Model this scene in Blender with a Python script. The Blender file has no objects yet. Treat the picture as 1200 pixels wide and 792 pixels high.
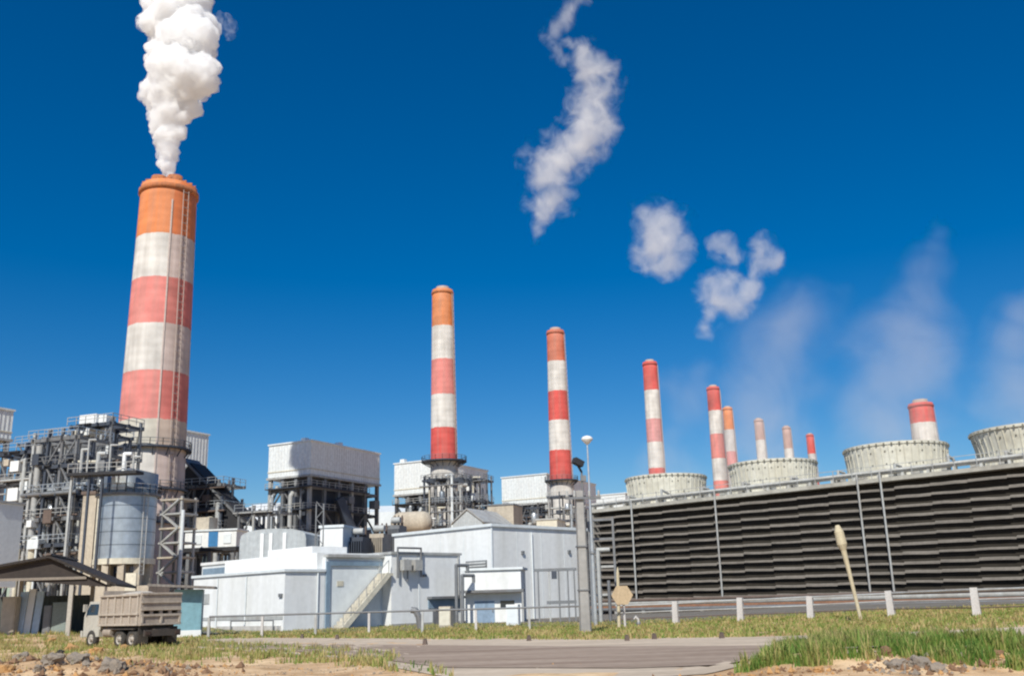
import bpy, bmesh, math, random
from mathutils import Vector, Matrix, noise

R = math.radians
sc = bpy.context.scene
col = sc.collection

# ------------------------------------------------------------------ camera
CAM = Vector((0, 0, 1.6)); F = 1145.0
PITCH, ROLL = R(15.15), R(-1.63)
rot = Matrix.Rotation(R(90) + PITCH, 3, 'X') @ Matrix.Rotation(ROLL, 3, 'Z')
cd = bpy.data.cameras.new('camera'); cam = bpy.data.objects.new('camera', cd); col.objects.link(cam)
cam.matrix_world = Matrix.Translation(CAM) @ rot.to_4x4()
cd.sensor_width = 36; cd.lens = F / 1200 * 36; cd.clip_start = 0.1; cd.clip_end = 20000
sc.camera = cam

# ------------------------------------------------------------------ sky and sun
SUN = Vector((-0.245, -0.969, 0)).normalized(); ELEV = R(43)
SUNV = (SUN * math.cos(ELEV) + Vector((0, 0, math.sin(ELEV)))).normalized()
w = bpy.data.worlds.new('World'); sc.world = w; w.use_nodes = True
wn, wl = w.node_tree.nodes, w.node_tree.links
bg = wn['Background']
sky = wn.new('ShaderNodeTexSky'); sky.sky_type = 'NISHITA'; sky.sun_disc = False
sky.sun_elevation = ELEV
sky.sun_rotation = math.atan2(SUN.x, SUN.y)
sky.altitude = 300; sky.air_density = 1.0; sky.dust_density = 0.6; sky.ozone_density = 4.0
hs = wn.new('ShaderNodeHueSaturation'); hs.inputs['Saturation'].default_value = 1.46
hs.inputs['Hue'].default_value = 0.504
wl.new(sky.outputs[0], hs.inputs['Color']); wl.new(hs.outputs[0], bg.inputs['Color'])
bg.inputs['Strength'].default_value = 0.066
sd = bpy.data.lights.new('sun', 'SUN'); sd.energy = 3.4; sd.angle = R(0.53); sd.color = (1.0, 0.965, 0.875)
sun = bpy.data.objects.new('sun', sd); col.objects.link(sun)
sun.rotation_euler = SUNV.to_track_quat('Z', 'Y').to_euler()
vs = sc.view_settings
vs.view_transform = 'Standard'; vs.look = 'None'; vs.exposure = 0.5; vs.gamma = 1.0
vs.use_curve_mapping = False
cy = sc.cycles
cy.max_bounces = 28; cy.diffuse_bounces = 3; cy.glossy_bounces = 3; cy.transmission_bounces = 4; cy.volume_bounces = 24; cy.transparent_max_bounces = 16
cy.use_denoising = True
sc.render.filter_size = 2.0
cy.filter_width = 2.2
random.seed(5)


# ------------------------------------------------------------------ projection helpers
def at(px, py, Y):
    d = rot @ Vector((px - 600, 396 - py, -F))
    return CAM + d * (Y / d.y)


def proj(p):
    v = rot.transposed() @ (Vector(p) - CAM)
    return 600 - F * v.x / v.z, 396 + F * v.y / v.z


def depth(p):
    return -(rot.transposed() @ (Vector(p) - CAM)).z


def gx(px, Y, z=0.0):
    py = 700.0
    for _ in range(8):
        q = at(px, py, Y); e = 1.0
        q2 = at(px, py + e, Y)
        py += (z - q.z) / (q2.z - q.z)
    return at(px, py, Y).x


def sm(a, b, t):
    t = max(0.0, min(1.0, (t - a) / (b - a))); return t * t * (3 - 2 * t)


def hgt(x, y):
    z = 0.55 * sm(4, 34, x) * sm(24, 40, y) * (1 - sm(90, 130, y))
    z += 0.55 * sm(-20, -30, x) * sm(50, 62, y) * (1 - sm(80, 110, y))
    # mound on the right
    a, b = (x - 9.7) / 5.2, (y - 22.6) / 2.3
    z += 0.42 * math.exp(-(a * a) ** 1.5 - (b * b))
    # heap on the left
    a, b = (x + 13.0) / 3.6, (y - 28.0) / 2.2
    z += 0.42 * math.exp(-(a * a) - (b * b))
    if y < 60 and abs(x) < 40:
        k = 1 - sm(48, 60, y)
        off = sm(-1, -7, x) if y > 23 else 1
        if x > 5 and y < 26: off = 1
        z += k * off * 0.10 * noise.fractal(Vector((x * .45, y * .45, 3.1)), 0.9, 2.0, 4)
    return z


def gp(px, py):
    lo, hi = 8.0, 160.0
    Y = lo
    while Y < hi:
        q = at(px, py, Y)
        if q.z <= hgt(q.x, q.y): break
        Y += 0.25
    a, b = Y - .25, Y
    for _ in range(12):
        m = (a + b) / 2; q = at(px, py, m)
        if q.z <= hgt(q.x, q.y): b = m
        else: a = m
    return at(px, py, b)


# ------------------------------------------------------------------ materials
MATS = {}


def mat(name, base, rough=0.6, metal=0.0, dirt=None, dirt_amt=0.35, scale=0.6, stretch=(1, 1, .18), bump=0.0,
        corr=None, spec=0.4, mottling=0.12):
    """weathered paint / concrete / steel: base colour, soft mottling and streaky dirt, all in object space"""
    if name in MATS: return MATS[name]
    m = bpy.data.materials.new(name); m.use_nodes = True
    n, l = m.node_tree.nodes, m.node_tree.links
    b = n['Principled BSDF']
    b.inputs['Roughness'].default_value = rough; b.inputs['Metallic'].default_value = metal
    b.inputs['Specular IOR Level'].default_value = spec
    tc = n.new('ShaderNodeTexCoord'); mp = n.new('ShaderNodeMapping')
    mp.inputs['Scale'].default_value = tuple(scale * s for s in stretch)
    l.new(tc.outputs['Object'], mp.inputs['Vector'])
    nz = n.new('ShaderNodeTexNoise'); nz.inputs['Scale'].default_value = 1.0; nz.inputs['Detail'].default_value = 6
    nz.inputs['Roughness'].default_value = 0.65
    l.new(mp.outputs[0], nz.inputs['Vector'])
    d = dirt or tuple(c * .45 for c in base)
    rmp = n.new('ShaderNodeMapRange'); rmp.inputs['From Min'].default_value = 0.42; rmp.inputs['From Max'].default_value = 0.72
    rmp.inputs['To Max'].default_value = dirt_amt
    l.new(nz.outputs['Fac'], rmp.inputs['Value'])
    mx = n.new('ShaderNodeMix'); mx.data_type = 'RGBA'
    mx.inputs['A'].default_value = (*base, 1); mx.inputs['B'].default_value = (*d, 1)
    l.new(rmp.outputs[0], mx.inputs['Factor'])
    n2 = n.new('ShaderNodeTexNoise'); n2.inputs['Scale'].default_value = scale * 4; n2.inputs['Detail'].default_value = 4
    l.new(tc.outputs['Object'], n2.inputs['Vector'])
    mr = n.new('ShaderNodeMapRange'); mr.inputs['From Min'].default_value = .3; mr.inputs['From Max'].default_value = .7
    mr.inputs['To Min'].default_value = 1 - mottling; mr.inputs['To Max'].default_value = 1 + mottling
    l.new(n2.outputs['Fac'], mr.inputs['Value'])
    mu = n.new('ShaderNodeMix'); mu.data_type = 'RGBA'; mu.blend_type = 'MULTIPLY'; mu.inputs['Factor'].default_value = 1
    l.new(mx.outputs['Result'], mu.inputs['A']); l.new(mr.outputs[0], mu.inputs['B'])
    l.new(mu.outputs['Result'], b.inputs['Base Color'])
    last = None
    if bump:
        bp = n.new('ShaderNodeBump'); bp.inputs['Strength'].default_value = bump; bp.inputs['Distance'].default_value = .05
        l.new(n2.outputs['Fac'], bp.inputs['Height']); last = bp
    if corr:                                        # vertical or horizontal sheet ribs: (axis vector, pitch)
        ax, pitch = corr
        sx = n.new('ShaderNodeVectorMath'); sx.operation = 'DOT_PRODUCT'; sx.inputs[1].default_value = ax
        l.new(tc.outputs['Object'], sx.inputs[0])
        mm = n.new('ShaderNodeMath'); mm.operation = 'MULTIPLY'; mm.inputs[1].default_value = 2 * math.pi / pitch
        l.new(sx.outputs['Value'], mm.inputs[0])
        sn = n.new('ShaderNodeMath'); sn.operation = 'SINE'; l.new(mm.outputs[0], sn.inputs[0])
        bp = n.new('ShaderNodeBump'); bp.inputs['Strength'].default_value = .35; bp.inputs['Distance'].default_value = pitch * .12
        l.new(sn.outputs[0], bp.inputs['Height'])
        if last: l.new(last.outputs[0], bp.inputs['Normal'])
        last = bp
    if last: l.new(last.outputs[0], b.inputs['Normal'])
    MATS[name] = m
    return m


WHITE = mat('white_cladding', (.73, .76, .755), .5, dirt=(.50, .47, .42), dirt_amt=.3, scale=.35, corr=((1, 1, 0), .9))
WHITE2 = mat('white_render', (.80, .81, .80), .6, dirt=(.50, .49, .44), dirt_amt=.45, scale=.5, stretch=(1, 1, .10), mottling=.05)
PALE = mat('pale_grey_panel', (.71, .75, .76), .55, dirt=(.42, .44, .44), dirt_amt=.3, scale=.5, mottling=.06)
TRIM = mat('blue_grey_trim', (.20, .28, .36), .5, scale=.6)
CREAM = mat('cream_panel', (.66, .62, .50), .6, dirt=(.34, .30, .24), dirt_amt=.45, scale=.7)
CONC = mat('grey_concrete', (.36, .35, .33), .85, dirt=(.17, .16, .15), dirt_amt=.5, scale=.8, bump=.3)
CONCL = mat('light_concrete', (.52, .50, .47), .85, dirt=(.27, .25, .22), dirt_amt=.5, scale=1.2, bump=.2)
BEIGE = mat('beige_concrete', (.50, .44, .35), .85, dirt=(.27, .22, .17), dirt_amt=.6, scale=.6, bump=.2)
STEEL = mat('grey_steel', (.20, .21, .22), .55, metal=.2, dirt=(.12, .09, .07), dirt_amt=.5, scale=.5)
STEELL = mat('pale_painted_steel', (.42, .43, .42), .5, dirt=(.22, .17, .13), dirt_amt=.5, scale=.7)
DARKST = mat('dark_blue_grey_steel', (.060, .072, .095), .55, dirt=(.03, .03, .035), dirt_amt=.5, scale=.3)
BLACKST = mat('sooty_black_steel', (.03, .03, .034), .7, dirt=(.015, .015, .015), scale=.5)
RUST = mat('rusty_steel', (.24, .12, .07), .8, dirt=(.12, .06, .04), dirt_amt=.6, scale=1.2)
BROWN = mat('brown_painted_steel', (.15, .11, .09), .7, dirt=(.07, .05, .04), dirt_amt=.5, scale=.8)
GALV = mat('galvanised_steel', (.55, .58, .60), .38, metal=.55, dirt=(.34, .34, .33), dirt_amt=.4, scale=.8)
SILVER = mat('silver_tank_plate', (.45, .51, .57), .38, metal=.55, dirt=(.25, .28, .30), dirt_amt=.45, scale=.35)
SILVERD = mat('dull_tank_plate', (.22, .25, .28), .42, metal=.5, dirt=(.12, .13, .14), dirt_amt=.45, scale=.35)
ROOFD = mat('dark_brown_roof_sheet', (.04, .032, .028), .8, dirt=(.03, .025, .02), dirt_amt=.5, scale=.8, corr=((1, 0, 0), .3))
ROOFG = mat('dusty_grey_roof_sheet', (.22, .20, .18), .8, dirt=(.10, .08, .07), dirt_amt=.5, scale=.8, corr=((1, 0, 0), .3))
TEAL = mat('faded_teal_paint', (.18, .34, .40), .6, scale=.9)
BLUE = mat('strong_blue_paint', (.05, .20, .42), .5, scale=.8)
SHEETB = mat('pale_blue_sheet', (.48, .60, .72), .5, scale=.8)
LOUV = mat('weathered_louvre_board', (.175, .155, .132), .85, dirt=(.085, .075, .062), dirt_amt=.6, scale=.8, stretch=(.5, 1, 1))
LOUVIN = mat('dark_wet_fill', (.040, .034, .027), .95, scale=.4)
FRP = mat('cream_fibreglass', (.64, .62, .53), .55, dirt=(.42, .38, .28), dirt_amt=.5, scale=.5)
FRPD = mat('dark_joint_strip', (.20, .19, .15), .7, scale=.5)
DUST = mat('dusty_tan_truck_paint', (.40, .34, .28), .7, dirt=(.24, .19, .15), dirt_amt=.6, scale=2)
DUSTD = mat('muddy_dark_steel', (.06, .052, .045), .8, dirt=(.13, .10, .08), dirt_amt=.6, scale=3)
CABW = mat('dusty_white_truck_paint', (.48, .46, .40), .55, scale=2, dirt=(.36, .31, .25), dirt_amt=.7)
TYRE = mat('dusty_tyre_rubber', (.045, .042, .038), .9, dirt=(.12, .10, .08), dirt_amt=.6, scale=4, stretch=(1, 1, 1))
RIMM = mat('dusty_wheel_rim', (.42, .38, .33), .6, scale=4)
GLASS = mat('dark_window_glass', (.03, .04, .05), .12, spec=.8, scale=1)
TAN = mat('tan_weathered_board', (.50, .38, .24), .75, dirt=(.30, .22, .13), dirt_amt=.5, scale=3)
STRAW = mat('dry_straw_wood', (.56, .49, .34), .8, dirt=(.36, .29, .18), dirt_amt=.5, scale=4)
WPOST = mat('chalky_white_post', (.54, .52, .50), .8, dirt=(.40, .36, .32), dirt_amt=.5, scale=3)
ROCKG = mat('grey_rubble', (.29, .24, .19), .95, dirt=(.13, .115, .10), dirt_amt=.7, scale=5, stretch=(1, 1, 1), bump=.6)
ROCKO = mat('orange_clay', (.48, .27, .11), .95, dirt=(.32, .18, .08), dirt_amt=.6, scale=4, stretch=(1, 1, 1), bump=.5)
REDL = mat('red_lamp_plastic', (.35, .03, .02), .4, scale=3)


# ------------------------------------------------------------------ geometry collector
class MB:
    def __init__(s): s.v = []; s.f = []; s.sm = []; s.mi = []; s.slot = 0

    def add(s, vs_, fs, smooth=False):
        o = len(s.v); s.v += [tuple(v) for v in vs_]
        for f in fs: s.f.append([o + i for i in f]); s.sm.append(smooth); s.mi.append(s.slot)
        return s

    def box(s, x0, x1, y0, y1, z0, z1):
        v = [(x, y, z) for z in (z0, z1) for y in (y0, y1) for x in (x0, x1)]
        return s.add(v, [(0, 2, 3, 1), (4, 5, 7, 6), (0, 1, 5, 4), (2, 6, 7, 3), (0, 4, 6, 2), (1, 3, 7, 5)])

    def hexa(s, v):     # eight corners ordered like box
        return s.add(v, [(0, 2, 3, 1), (4, 5, 7, 6), (0, 1, 5, 4), (2, 6, 7, 3), (0, 4, 6, 2), (1, 3, 7, 5)])

    def beam(s, p, q, w_, h_=None):
        p, q = Vector(p), Vector(q); h_ = h_ or w_
        d = (q - p).normalized()
        up = Vector((0, 0, 1)) if abs(d.z) < .95 else Vector((0, 1, 0))
        a = d.cross(up).normalized() * w_ / 2; b = a.cross(d).normalized() * h_ / 2
        v = [c + x * a + y * b for c in (p, q) for y in (-1, 1) for x in (-1, 1)]
        return s.add(v, [(0, 1, 3, 2), (4, 6, 7, 5), (0, 4, 5, 1), (2, 3, 7, 6), (0, 2, 6, 4), (1, 5, 7, 3)])

    def cyl(s, p, q, r0, r1=None, n=16, caps=True):
        p, q = Vector(p), Vector(q); r1 = r0 if r1 is None else r1
        d = (q - p).normalized(); up = Vector((0, 0, 1)) if abs(d.z) < .95 else Vector((0, 1, 0))
        a = d.cross(up).normalized(); b = d.cross(a).normalized()
        v = []
        for c, r in ((p, r0), (q, r1)):
            for i in range(n):
                t = 2 * math.pi * i / n; v.append(c + (a * math.cos(t) + b * math.sin(t)) * r)
        s.add(v, [(i, n + i, n + (i + 1) % n, (i + 1) % n) for i in range(n)], True)
        if caps:
            s.add(v[:n], [tuple(range(n))]); s.add(v[n:], [tuple(range(n - 1, -1, -1))])
        return s

    def lathe(s, prof, n=48, smooth=True, c=(0, 0)):
        v = []
        for r, z in prof:
            for i in range(n):
                t = 2 * math.pi * i / n; v.append((c[0] + r * math.cos(t), c[1] + r * math.sin(t), z))
        fs = []
        for k in range(len(prof) - 1):
            for i in range(n):
                j = (i + 1) % n
                fs.append((k * n + i, k * n + j, (k + 1) * n + j, (k + 1) * n + i))
        return s.add(v, fs, smooth)

    def tube(s, pts, r, n=10):
        for a, b in zip(pts, pts[1:]): s.cyl(a, b, r, r, n)
        for p in pts[1:-1]: s.ball(p, r * 1.01)
        return s

    def ball(s, c, r, n=8, m=6, sz=1.0):
        prof = [(r * math.sin(math.pi * k / m) + 1e-4, c[2] + sz * -r * math.cos(math.pi * k / m)) for k in range(m + 1)]
        return s.lathe(prof, n, True, (c[0], c[1]))

    def rail(s, pts, h=1.1, t=.07, step=2.2):
        for a, b in zip(pts, pts[1:]):
            a, b = Vector(a), Vector(b); L = (b - a).length; k = max(1, round(L / step))
            for i in range(k + 1):
                p = a.lerp(b, i / k); s.beam(p, p + Vector((0, 0, h)), t)
            for z in (h, h * .52): s.beam(a + Vector((0, 0, z)), b + Vector((0, 0, z)), t * .9)
        return s

    def build(s, name, m, parent=None):
        me = bpy.data.meshes.new(name); me.from_pydata(s.v, [], s.f); me.polygons.foreach_set('use_smooth', s.sm)
        for k in (m if isinstance(m, (list, tuple)) else [m]): me.materials.append(k)
        me.polygons.foreach_set('material_index', s.mi); me.update()
        o = bpy.data.objects.new(name, me); col.objects.link(o)
        if parent: o.parent = parent
        return o


def tag(o, label=None, cat=None, group=None, kind=None):
    if label: o['label'] = label
    if cat: o['category'] = cat
    if group: o['group'] = group
    if kind: o['kind'] = kind
    return o


def thing(name, label, cat, loc=(0, 0, 0), rz=0.0, group=None):
    o = bpy.data.objects.new(name, None); col.objects.link(o); o.empty_display_size = .5
    o.location = loc; o.rotation_euler = (0, 0, rz)
    return tag(o, label, cat, group)


def dup_tree(root, loc=None, rz=None, label=None):
    def cp(o, parent):
        c = o.copy(); col.objects.link(c)
        if parent: c.parent = parent
        for ch in [k for k in KIDS.get(o.name, [])]: cp(ch, c)
        return c
    KIDS = {}
    for o in col.objects:
        if o.parent: KIDS.setdefault(o.parent.name, []).append(o)
    r = cp(root, None)
    if loc is not None: r.location = loc
    if rz is not None: r.rotation_euler = (0, 0, rz)
    if label: r['label'] = label
    return r


# ================================================================== SETTING: ground and road
def axis(lo, hi, fine, far):
    a = []; x = lo
    while x <= hi: a.append(x); x += fine
    s, x = fine, hi
    while x < far: s *= 1.35; x += s; a.append(x)
    s, x, b = fine, lo, []
    while x > -far: s *= 1.35; x -= s; b.append(x)
    return b[::-1] + a


def ground_material():
    m = bpy.data.materials.new('dry_tan_dirt'); m.use_nodes = True
    n, l = m.node_tree.nodes, m.node_tree.links; b = n['Principled BSDF']
    b.inputs['Roughness'].default_value = .95; b.inputs['Specular IOR Level'].default_value = .15
    tc = n.new('ShaderNodeTexCoord')
    def nz(s, d=6):
        k = n.new('ShaderNodeTexNoise'); k.inputs['Scale'].default_value = s; k.inputs['Detail'].default_value = d
        l.new(tc.outputs['Object'], k.inputs['Vector']); return k
    a, c, e = nz(.35), nz(1.7), nz(9)
    r1 = n.new('ShaderNodeValToRGB'); el = r1.color_ramp.elements
    el[0].position = .32; el[0].color = (.52, .34, .19, 1); el[1].position = .62; el[1].color = (.78, .57, .35, 1)
    x = el.new(.48); x.color = (.70, .48, .28, 1)
    l.new(a.outputs['Fac'], r1.inputs['Fac'])
    r2 = n.new('ShaderNodeValToRGB'); el = r2.color_ramp.elements
    el[0].position = .33; el[0].color = (.55, .50, .44, 1); el[1].position = .6; el[1].color = (1, 1, 1, 1)
    l.new(c.outputs['Fac'], r2.inputs['Fac'])
    mu = n.new('ShaderNodeMix'); mu.data_type = 'RGBA'; mu.blend_type = 'MULTIPLY'; mu.inputs['Factor'].default_value = .75
    l.new(r1.outputs[0], mu.inputs['A']); l.new(r2.outputs[0], mu.inputs['B'])
    l.new(mu.outputs['Result'], b.inputs['Base Color'])
    bp = n.new('ShaderNodeBump'); bp.inputs['Strength'].default_value = .8; bp.inputs['Distance'].default_value = .06
    l.new(e.outputs['Fac'], bp.inputs['Height']); l.new(bp.outputs[0], b.inputs['Normal'])
    return m


def paving_material(name, base, dark, scale, spots=.3):
    m = bpy.data.materials.new(name); m.use_nodes = True
    n, l = m.node_tree.nodes, m.node_tree.links; b = n['Principled BSDF']
    b.inputs['Roughness'].default_value = .9; b.inputs['Specular IOR Level'].default_value = .2
    tc = n.new('ShaderNodeTexCoord'); mp = n.new('ShaderNodeMapping')
    mp.inputs['Rotation'].default_value = (0, 0, R(40)); mp.inputs['Scale'].default_value = (.12, 1, 1)
    l.new(tc.outputs['Object'], mp.inputs['Vector'])
    k = n.new('ShaderNodeTexNoise'); k.inputs['Scale'].default_value = scale; k.inputs['Detail'].default_value = 7
    l.new(mp.outputs[0], k.inputs['Vector'])
    k2 = n.new('ShaderNodeTexNoise'); k2.inputs['Scale'].default_value = 2.5; k2.inputs['Detail'].default_value = 8
    l.new(tc.outputs['Object'], k2.inputs['Vector'])
    ad = n.new('ShaderNodeMix'); ad.data_type = 'FLOAT'; ad.inputs['Factor'].default_value = spots
    l.new(k.outputs['Fac'], ad.inputs['A']); l.new(k2.outputs['Fac'], ad.inputs['B'])
    r = n.new('ShaderNodeValToRGB'); el = r.color_ramp.elements
    el[0].position = .35; el[0].color = (*dark, 1); el[1].position = .65; el[1].color = (*base, 1)
    l.new(ad.outputs['Result'], r.inputs['Fac']); l.new(r.outputs[0], b.inputs['Base Color'])
    return m


gxs, gys = axis(-36, 38, .5, 4000), axis(14, 82, .5, 4000)
V = [(x, y, hgt(x, y) if -60 < x < 60 and 0 < y < 140 else 0) for y in gys for x in gxs]
nx = len(gxs)
Fc = [(j * nx + i, j * nx + i + 1, (j + 1) * nx + i + 1, (j + 1) * nx + i) for j in range(len(gys) - 1) for i in range(nx - 1)]
g = MB().add(V, Fc, True).build('ground', ground_material()); tag(g, kind='structure')


def lerp_poly(pts, n):
    L = [0]
    for a, b in zip(pts, pts[1:]): L.append(L[-1] + math.dist(a, b))
    out = []
    for i in range(n + 1):
        t = L[-1] * i / n
        k = max(j for j in range(len(L) - 1) if L[j] <= t + 1e-9)
        u = (t - L[k]) / (L[k + 1] - L[k])
        out.append((pts[k][0] + (pts[k + 1][0] - pts[k][0]) * u, pts[k][1] + (pts[k + 1][1] - pts[k][1]) * u))
    return out


def strip(name, far, near, lift, m, nu=90, nv=14):
    A = [gp(*p) for p in lerp_poly(far, nu)]; B = [gp(*p) for p in lerp_poly(near, nu)]
    A = [Vector((p.x, p.y, 0)) for p in A]; B = [Vector((p.x, p.y, 0)) for p in B]
    v = []
    for i in range(nu + 1):
        for j in range(nv + 1):
            p = A[i].lerp(B[i], j / nv)
            v.append((p.x, p.y, hgt(p.x, p.y) + lift))
    f = [(i * (nv + 1) + j, i * (nv + 1) + j + 1, (i + 1) * (nv + 1) + j + 1, (i + 1) * (nv + 1) + j) for i in range(nu) for j in range(nv)]
    return tag(MB().add(v, f, True).build(name, m), kind='structure')


strip('road_shoulder', [(225, 747), (460, 748), (700, 749), (900, 746), (1060, 741), (1300, 730)],
      [(232, 759), (400, 771), (540, 797), (740, 796), (830, 790), (880, 778), (960, 769), (1060, 762), (1240, 752)], .02,
      paving_material('pale_dusty_concrete', (.66, .54, .41), (.44, .355, .265), 1.2))
strip('road', [(236, 754), (460, 756), (700, 758), (900, 757), (1060, 752), (1300, 742)],
      [(240, 757), (400, 767.5), (520, 783), (740, 784), (850, 780), (890, 771), (960, 763), (1060, 757), (1240, 747)], .035,
      paving_material('worn_grey_asphalt', (.43, .335, .26), (.26, .19, .14), .9))


yx, yy = [-36 + i for i in range(110)], [66.5 + i for i in range(64)]
yv = [(x, y, hgt(x, y) + .07) for y in yy for x in yx]
yf = [(j * 110 + i, j * 110 + i + 1, (j + 1) * 110 + i + 1, (j + 1) * 110 + i) for j in range(63) for i in range(109)]
tag(MB().add(yv, yf, True).build('yard', paving_material('stained_yard_concrete', (.24, .22, .19), (.13, .115, .10), .8)), kind='structure')


# ------------------------------------------------------------------ grass
def grass_material():
    m = bpy.data.materials.new('grass_blades'); m.use_nodes = True
    n, l = m.node_tree.nodes, m.node_tree.links; b = n['Principled BSDF']
    b.inputs['Roughness'].default_value = .7; b.inputs['Specular IOR Level'].default_value = .25
    at_ = n.new('ShaderNodeAttribute'); at_.attribute_name = 'blade'
    r = n.new('ShaderNodeValToRGB'); el = r.color_ramp.elements
    el[0].position = 0; el[0].color = (.055, .14, .025, 1); el[1].position = 1; el[1].color = (.52, .40, .19, 1)
    for p_, c_ in ((.3, (.12, .24, .04)), (.55, (.23, .31, .07)), (.78, (.38, .36, .12))):
        e = el.new(p_); e.color = (*c_, 1)
    l.new(at_.outputs['Fac'], r.inputs['Fac']); l.new(r.outputs[0], b.inputs['Base Color'])
    tr = n.new('ShaderNodeBsdfTranslucent'); l.new(r.outputs[0], tr.inputs['Color'])
    mx = n.new('ShaderNodeMixShader'); mx.inputs[0].default_value = .3
    l.new(b.outputs[0], mx.inputs[1]); l.new(tr.outputs[0], mx.inputs[2]); l.new(mx.outputs[0], n['Material Output'].inputs['Surface'])
    return m


GM = grass_material()


def grass(name, far, near, dens, h0, h1, dry, width=.028, seed=1, patchy=.0, clump=.4):
    rnd = random.Random(seed)
    n_ = 40
    A = [gp(*p) for p in lerp_poly(far, n_)]; B = [gp(*p) for p in lerp_poly(near, n_)]
    v, f, c = [], [], []
    for i in range(n_):
        a0, a1, b0, b1 = A[i].xy, A[i + 1].xy, B[i].xy, B[i + 1].xy
        area = abs((a1 - b0).cross(b1 - a0)) / 2 if hasattr(Vector((0, 0)), 'cross') else 1
        for _ in range(int(area * dens)):
            s, t = rnd.random(), rnd.random()
            p = a0.lerp(a1, s).lerp(b0.lerp(b1, s), t)
            nn = noise.noise(Vector((p.x * .55, p.y * .55, seed)))
            n3 = noise.noise(Vector((p.x * 1.9, p.y * 1.9, seed + 5)))
            edge = min(t, 1 - t) * 4
            if rnd.random() > edge + .35 + n3: continue
            if patchy and nn + .5 * n3 < patchy - .35 and rnd.random() < .93: continue
            h = (h0 + (h1 - h0) * rnd.random()) * max(.25, 1 + (.5 + clump) * n3 + .6 * clump * nn + clump * .5 * noise.noise(Vector((p.x * 4.5, p.y * 4.5, seed + 9))))
            z = hgt(p.x, p.y) - .03
            yaw = rnd.random() * 6.283; lean = rnd.random() * .6 * h; dx, dy = math.cos(yaw), math.sin(yaw)
            wd = width * (.6 + .8 * rnd.random()); tx, ty = -dy * wd, dx * wd
            o = len(v)
            v += [(p.x - tx, p.y - ty, z), (p.x + tx, p.y + ty, z),
                  (p.x + dx * lean * .35 - tx * .8, p.y + dy * lean * .35 - ty * .8, z + h * .6),
                  (p.x + dx * lean * .35 + tx * .8, p.y + dy * lean * .35 + ty * .8, z + h * .6),
                  (p.x + dx * lean, p.y + dy * lean, z + h)]
            f += [(o, o + 1, o + 3, o + 2), (o + 2, o + 3, o + 4)]
            k = max(0, min(1, dry + .5 * nn + .5 * n3 + rnd.gauss(0, .16)))
            c += [k, k]
    me = bpy.data.meshes.new(name); me.from_pydata(v, [], f)
    a = me.attributes.new('blade', 'FLOAT', 'FACE'); a.data.foreach_set('value', c)
    me.materials.append(GM); o = bpy.data.objects.new(name, me); col.objects.link(o)
    return tag(o, kind='stuff')


tag(grass('verge_grass', [(150, 734), (340, 735), (460, 733), (700, 729), (800, 726), (950, 718), (1320, 705)],
      [(205, 750), (340, 747), (460, 749), (700, 750), (900, 746), (1060, 741), (1320, 729)], 75, .06, .22, .64, .03, 1, .15),
    'low yellow green grass verge between the road and the white buildings', 'grass')
tag(grass('roadside_grass', [(-60, 736), (110, 741), (230, 750), (330, 757), (450, 765), (500, 776)],
      [(-60, 764), (110, 768), (230, 776), (330, 778), (430, 783), (535, 796)], 130, .05, .26, .60, .02, 2, .50),
    'patchy green and straw grass at the left roadside in front of the truck', 'grass')
tag(grass('mound_grass', [(868, 786), (915, 759), (965, 748), (1050, 745), (1120, 749), (1230, 753)],
      [(856, 790), (905, 784), (960, 781), (1040, 771), (1120, 779), (1230, 790)], 950, .04, .32, .42, .015, 3, .26, .95),
    'tall bright green grass on the dirt mound at the lower right', 'grass')
tag(grass('heap_grass', [(-40, 764), (60, 762), (160, 768), (240, 774)], [(-40, 790), (60, 784), (160, 782), (240, 782)], 60, .05, .22, .72, .016, 6, .62),
    'thin dry grass tufts on the dirt heap at the lower left', 'grass')

# ================================================================== CHIMNEYS
PAL = {'orange': (.70, .235, .085), 'red': (.62, .10, .085), 'salmon': (.70, .24, .21), 'white': (.66, .63, .585), 'cream': (.60, .56, .47),
       'pink': (.64, .30, .29), 'brown': (.50, .32, .27), 'grey': (.46, .45, .42), 'brick': (.60, .17, .10), 'dull': (.55, .52, .50)}


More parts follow.
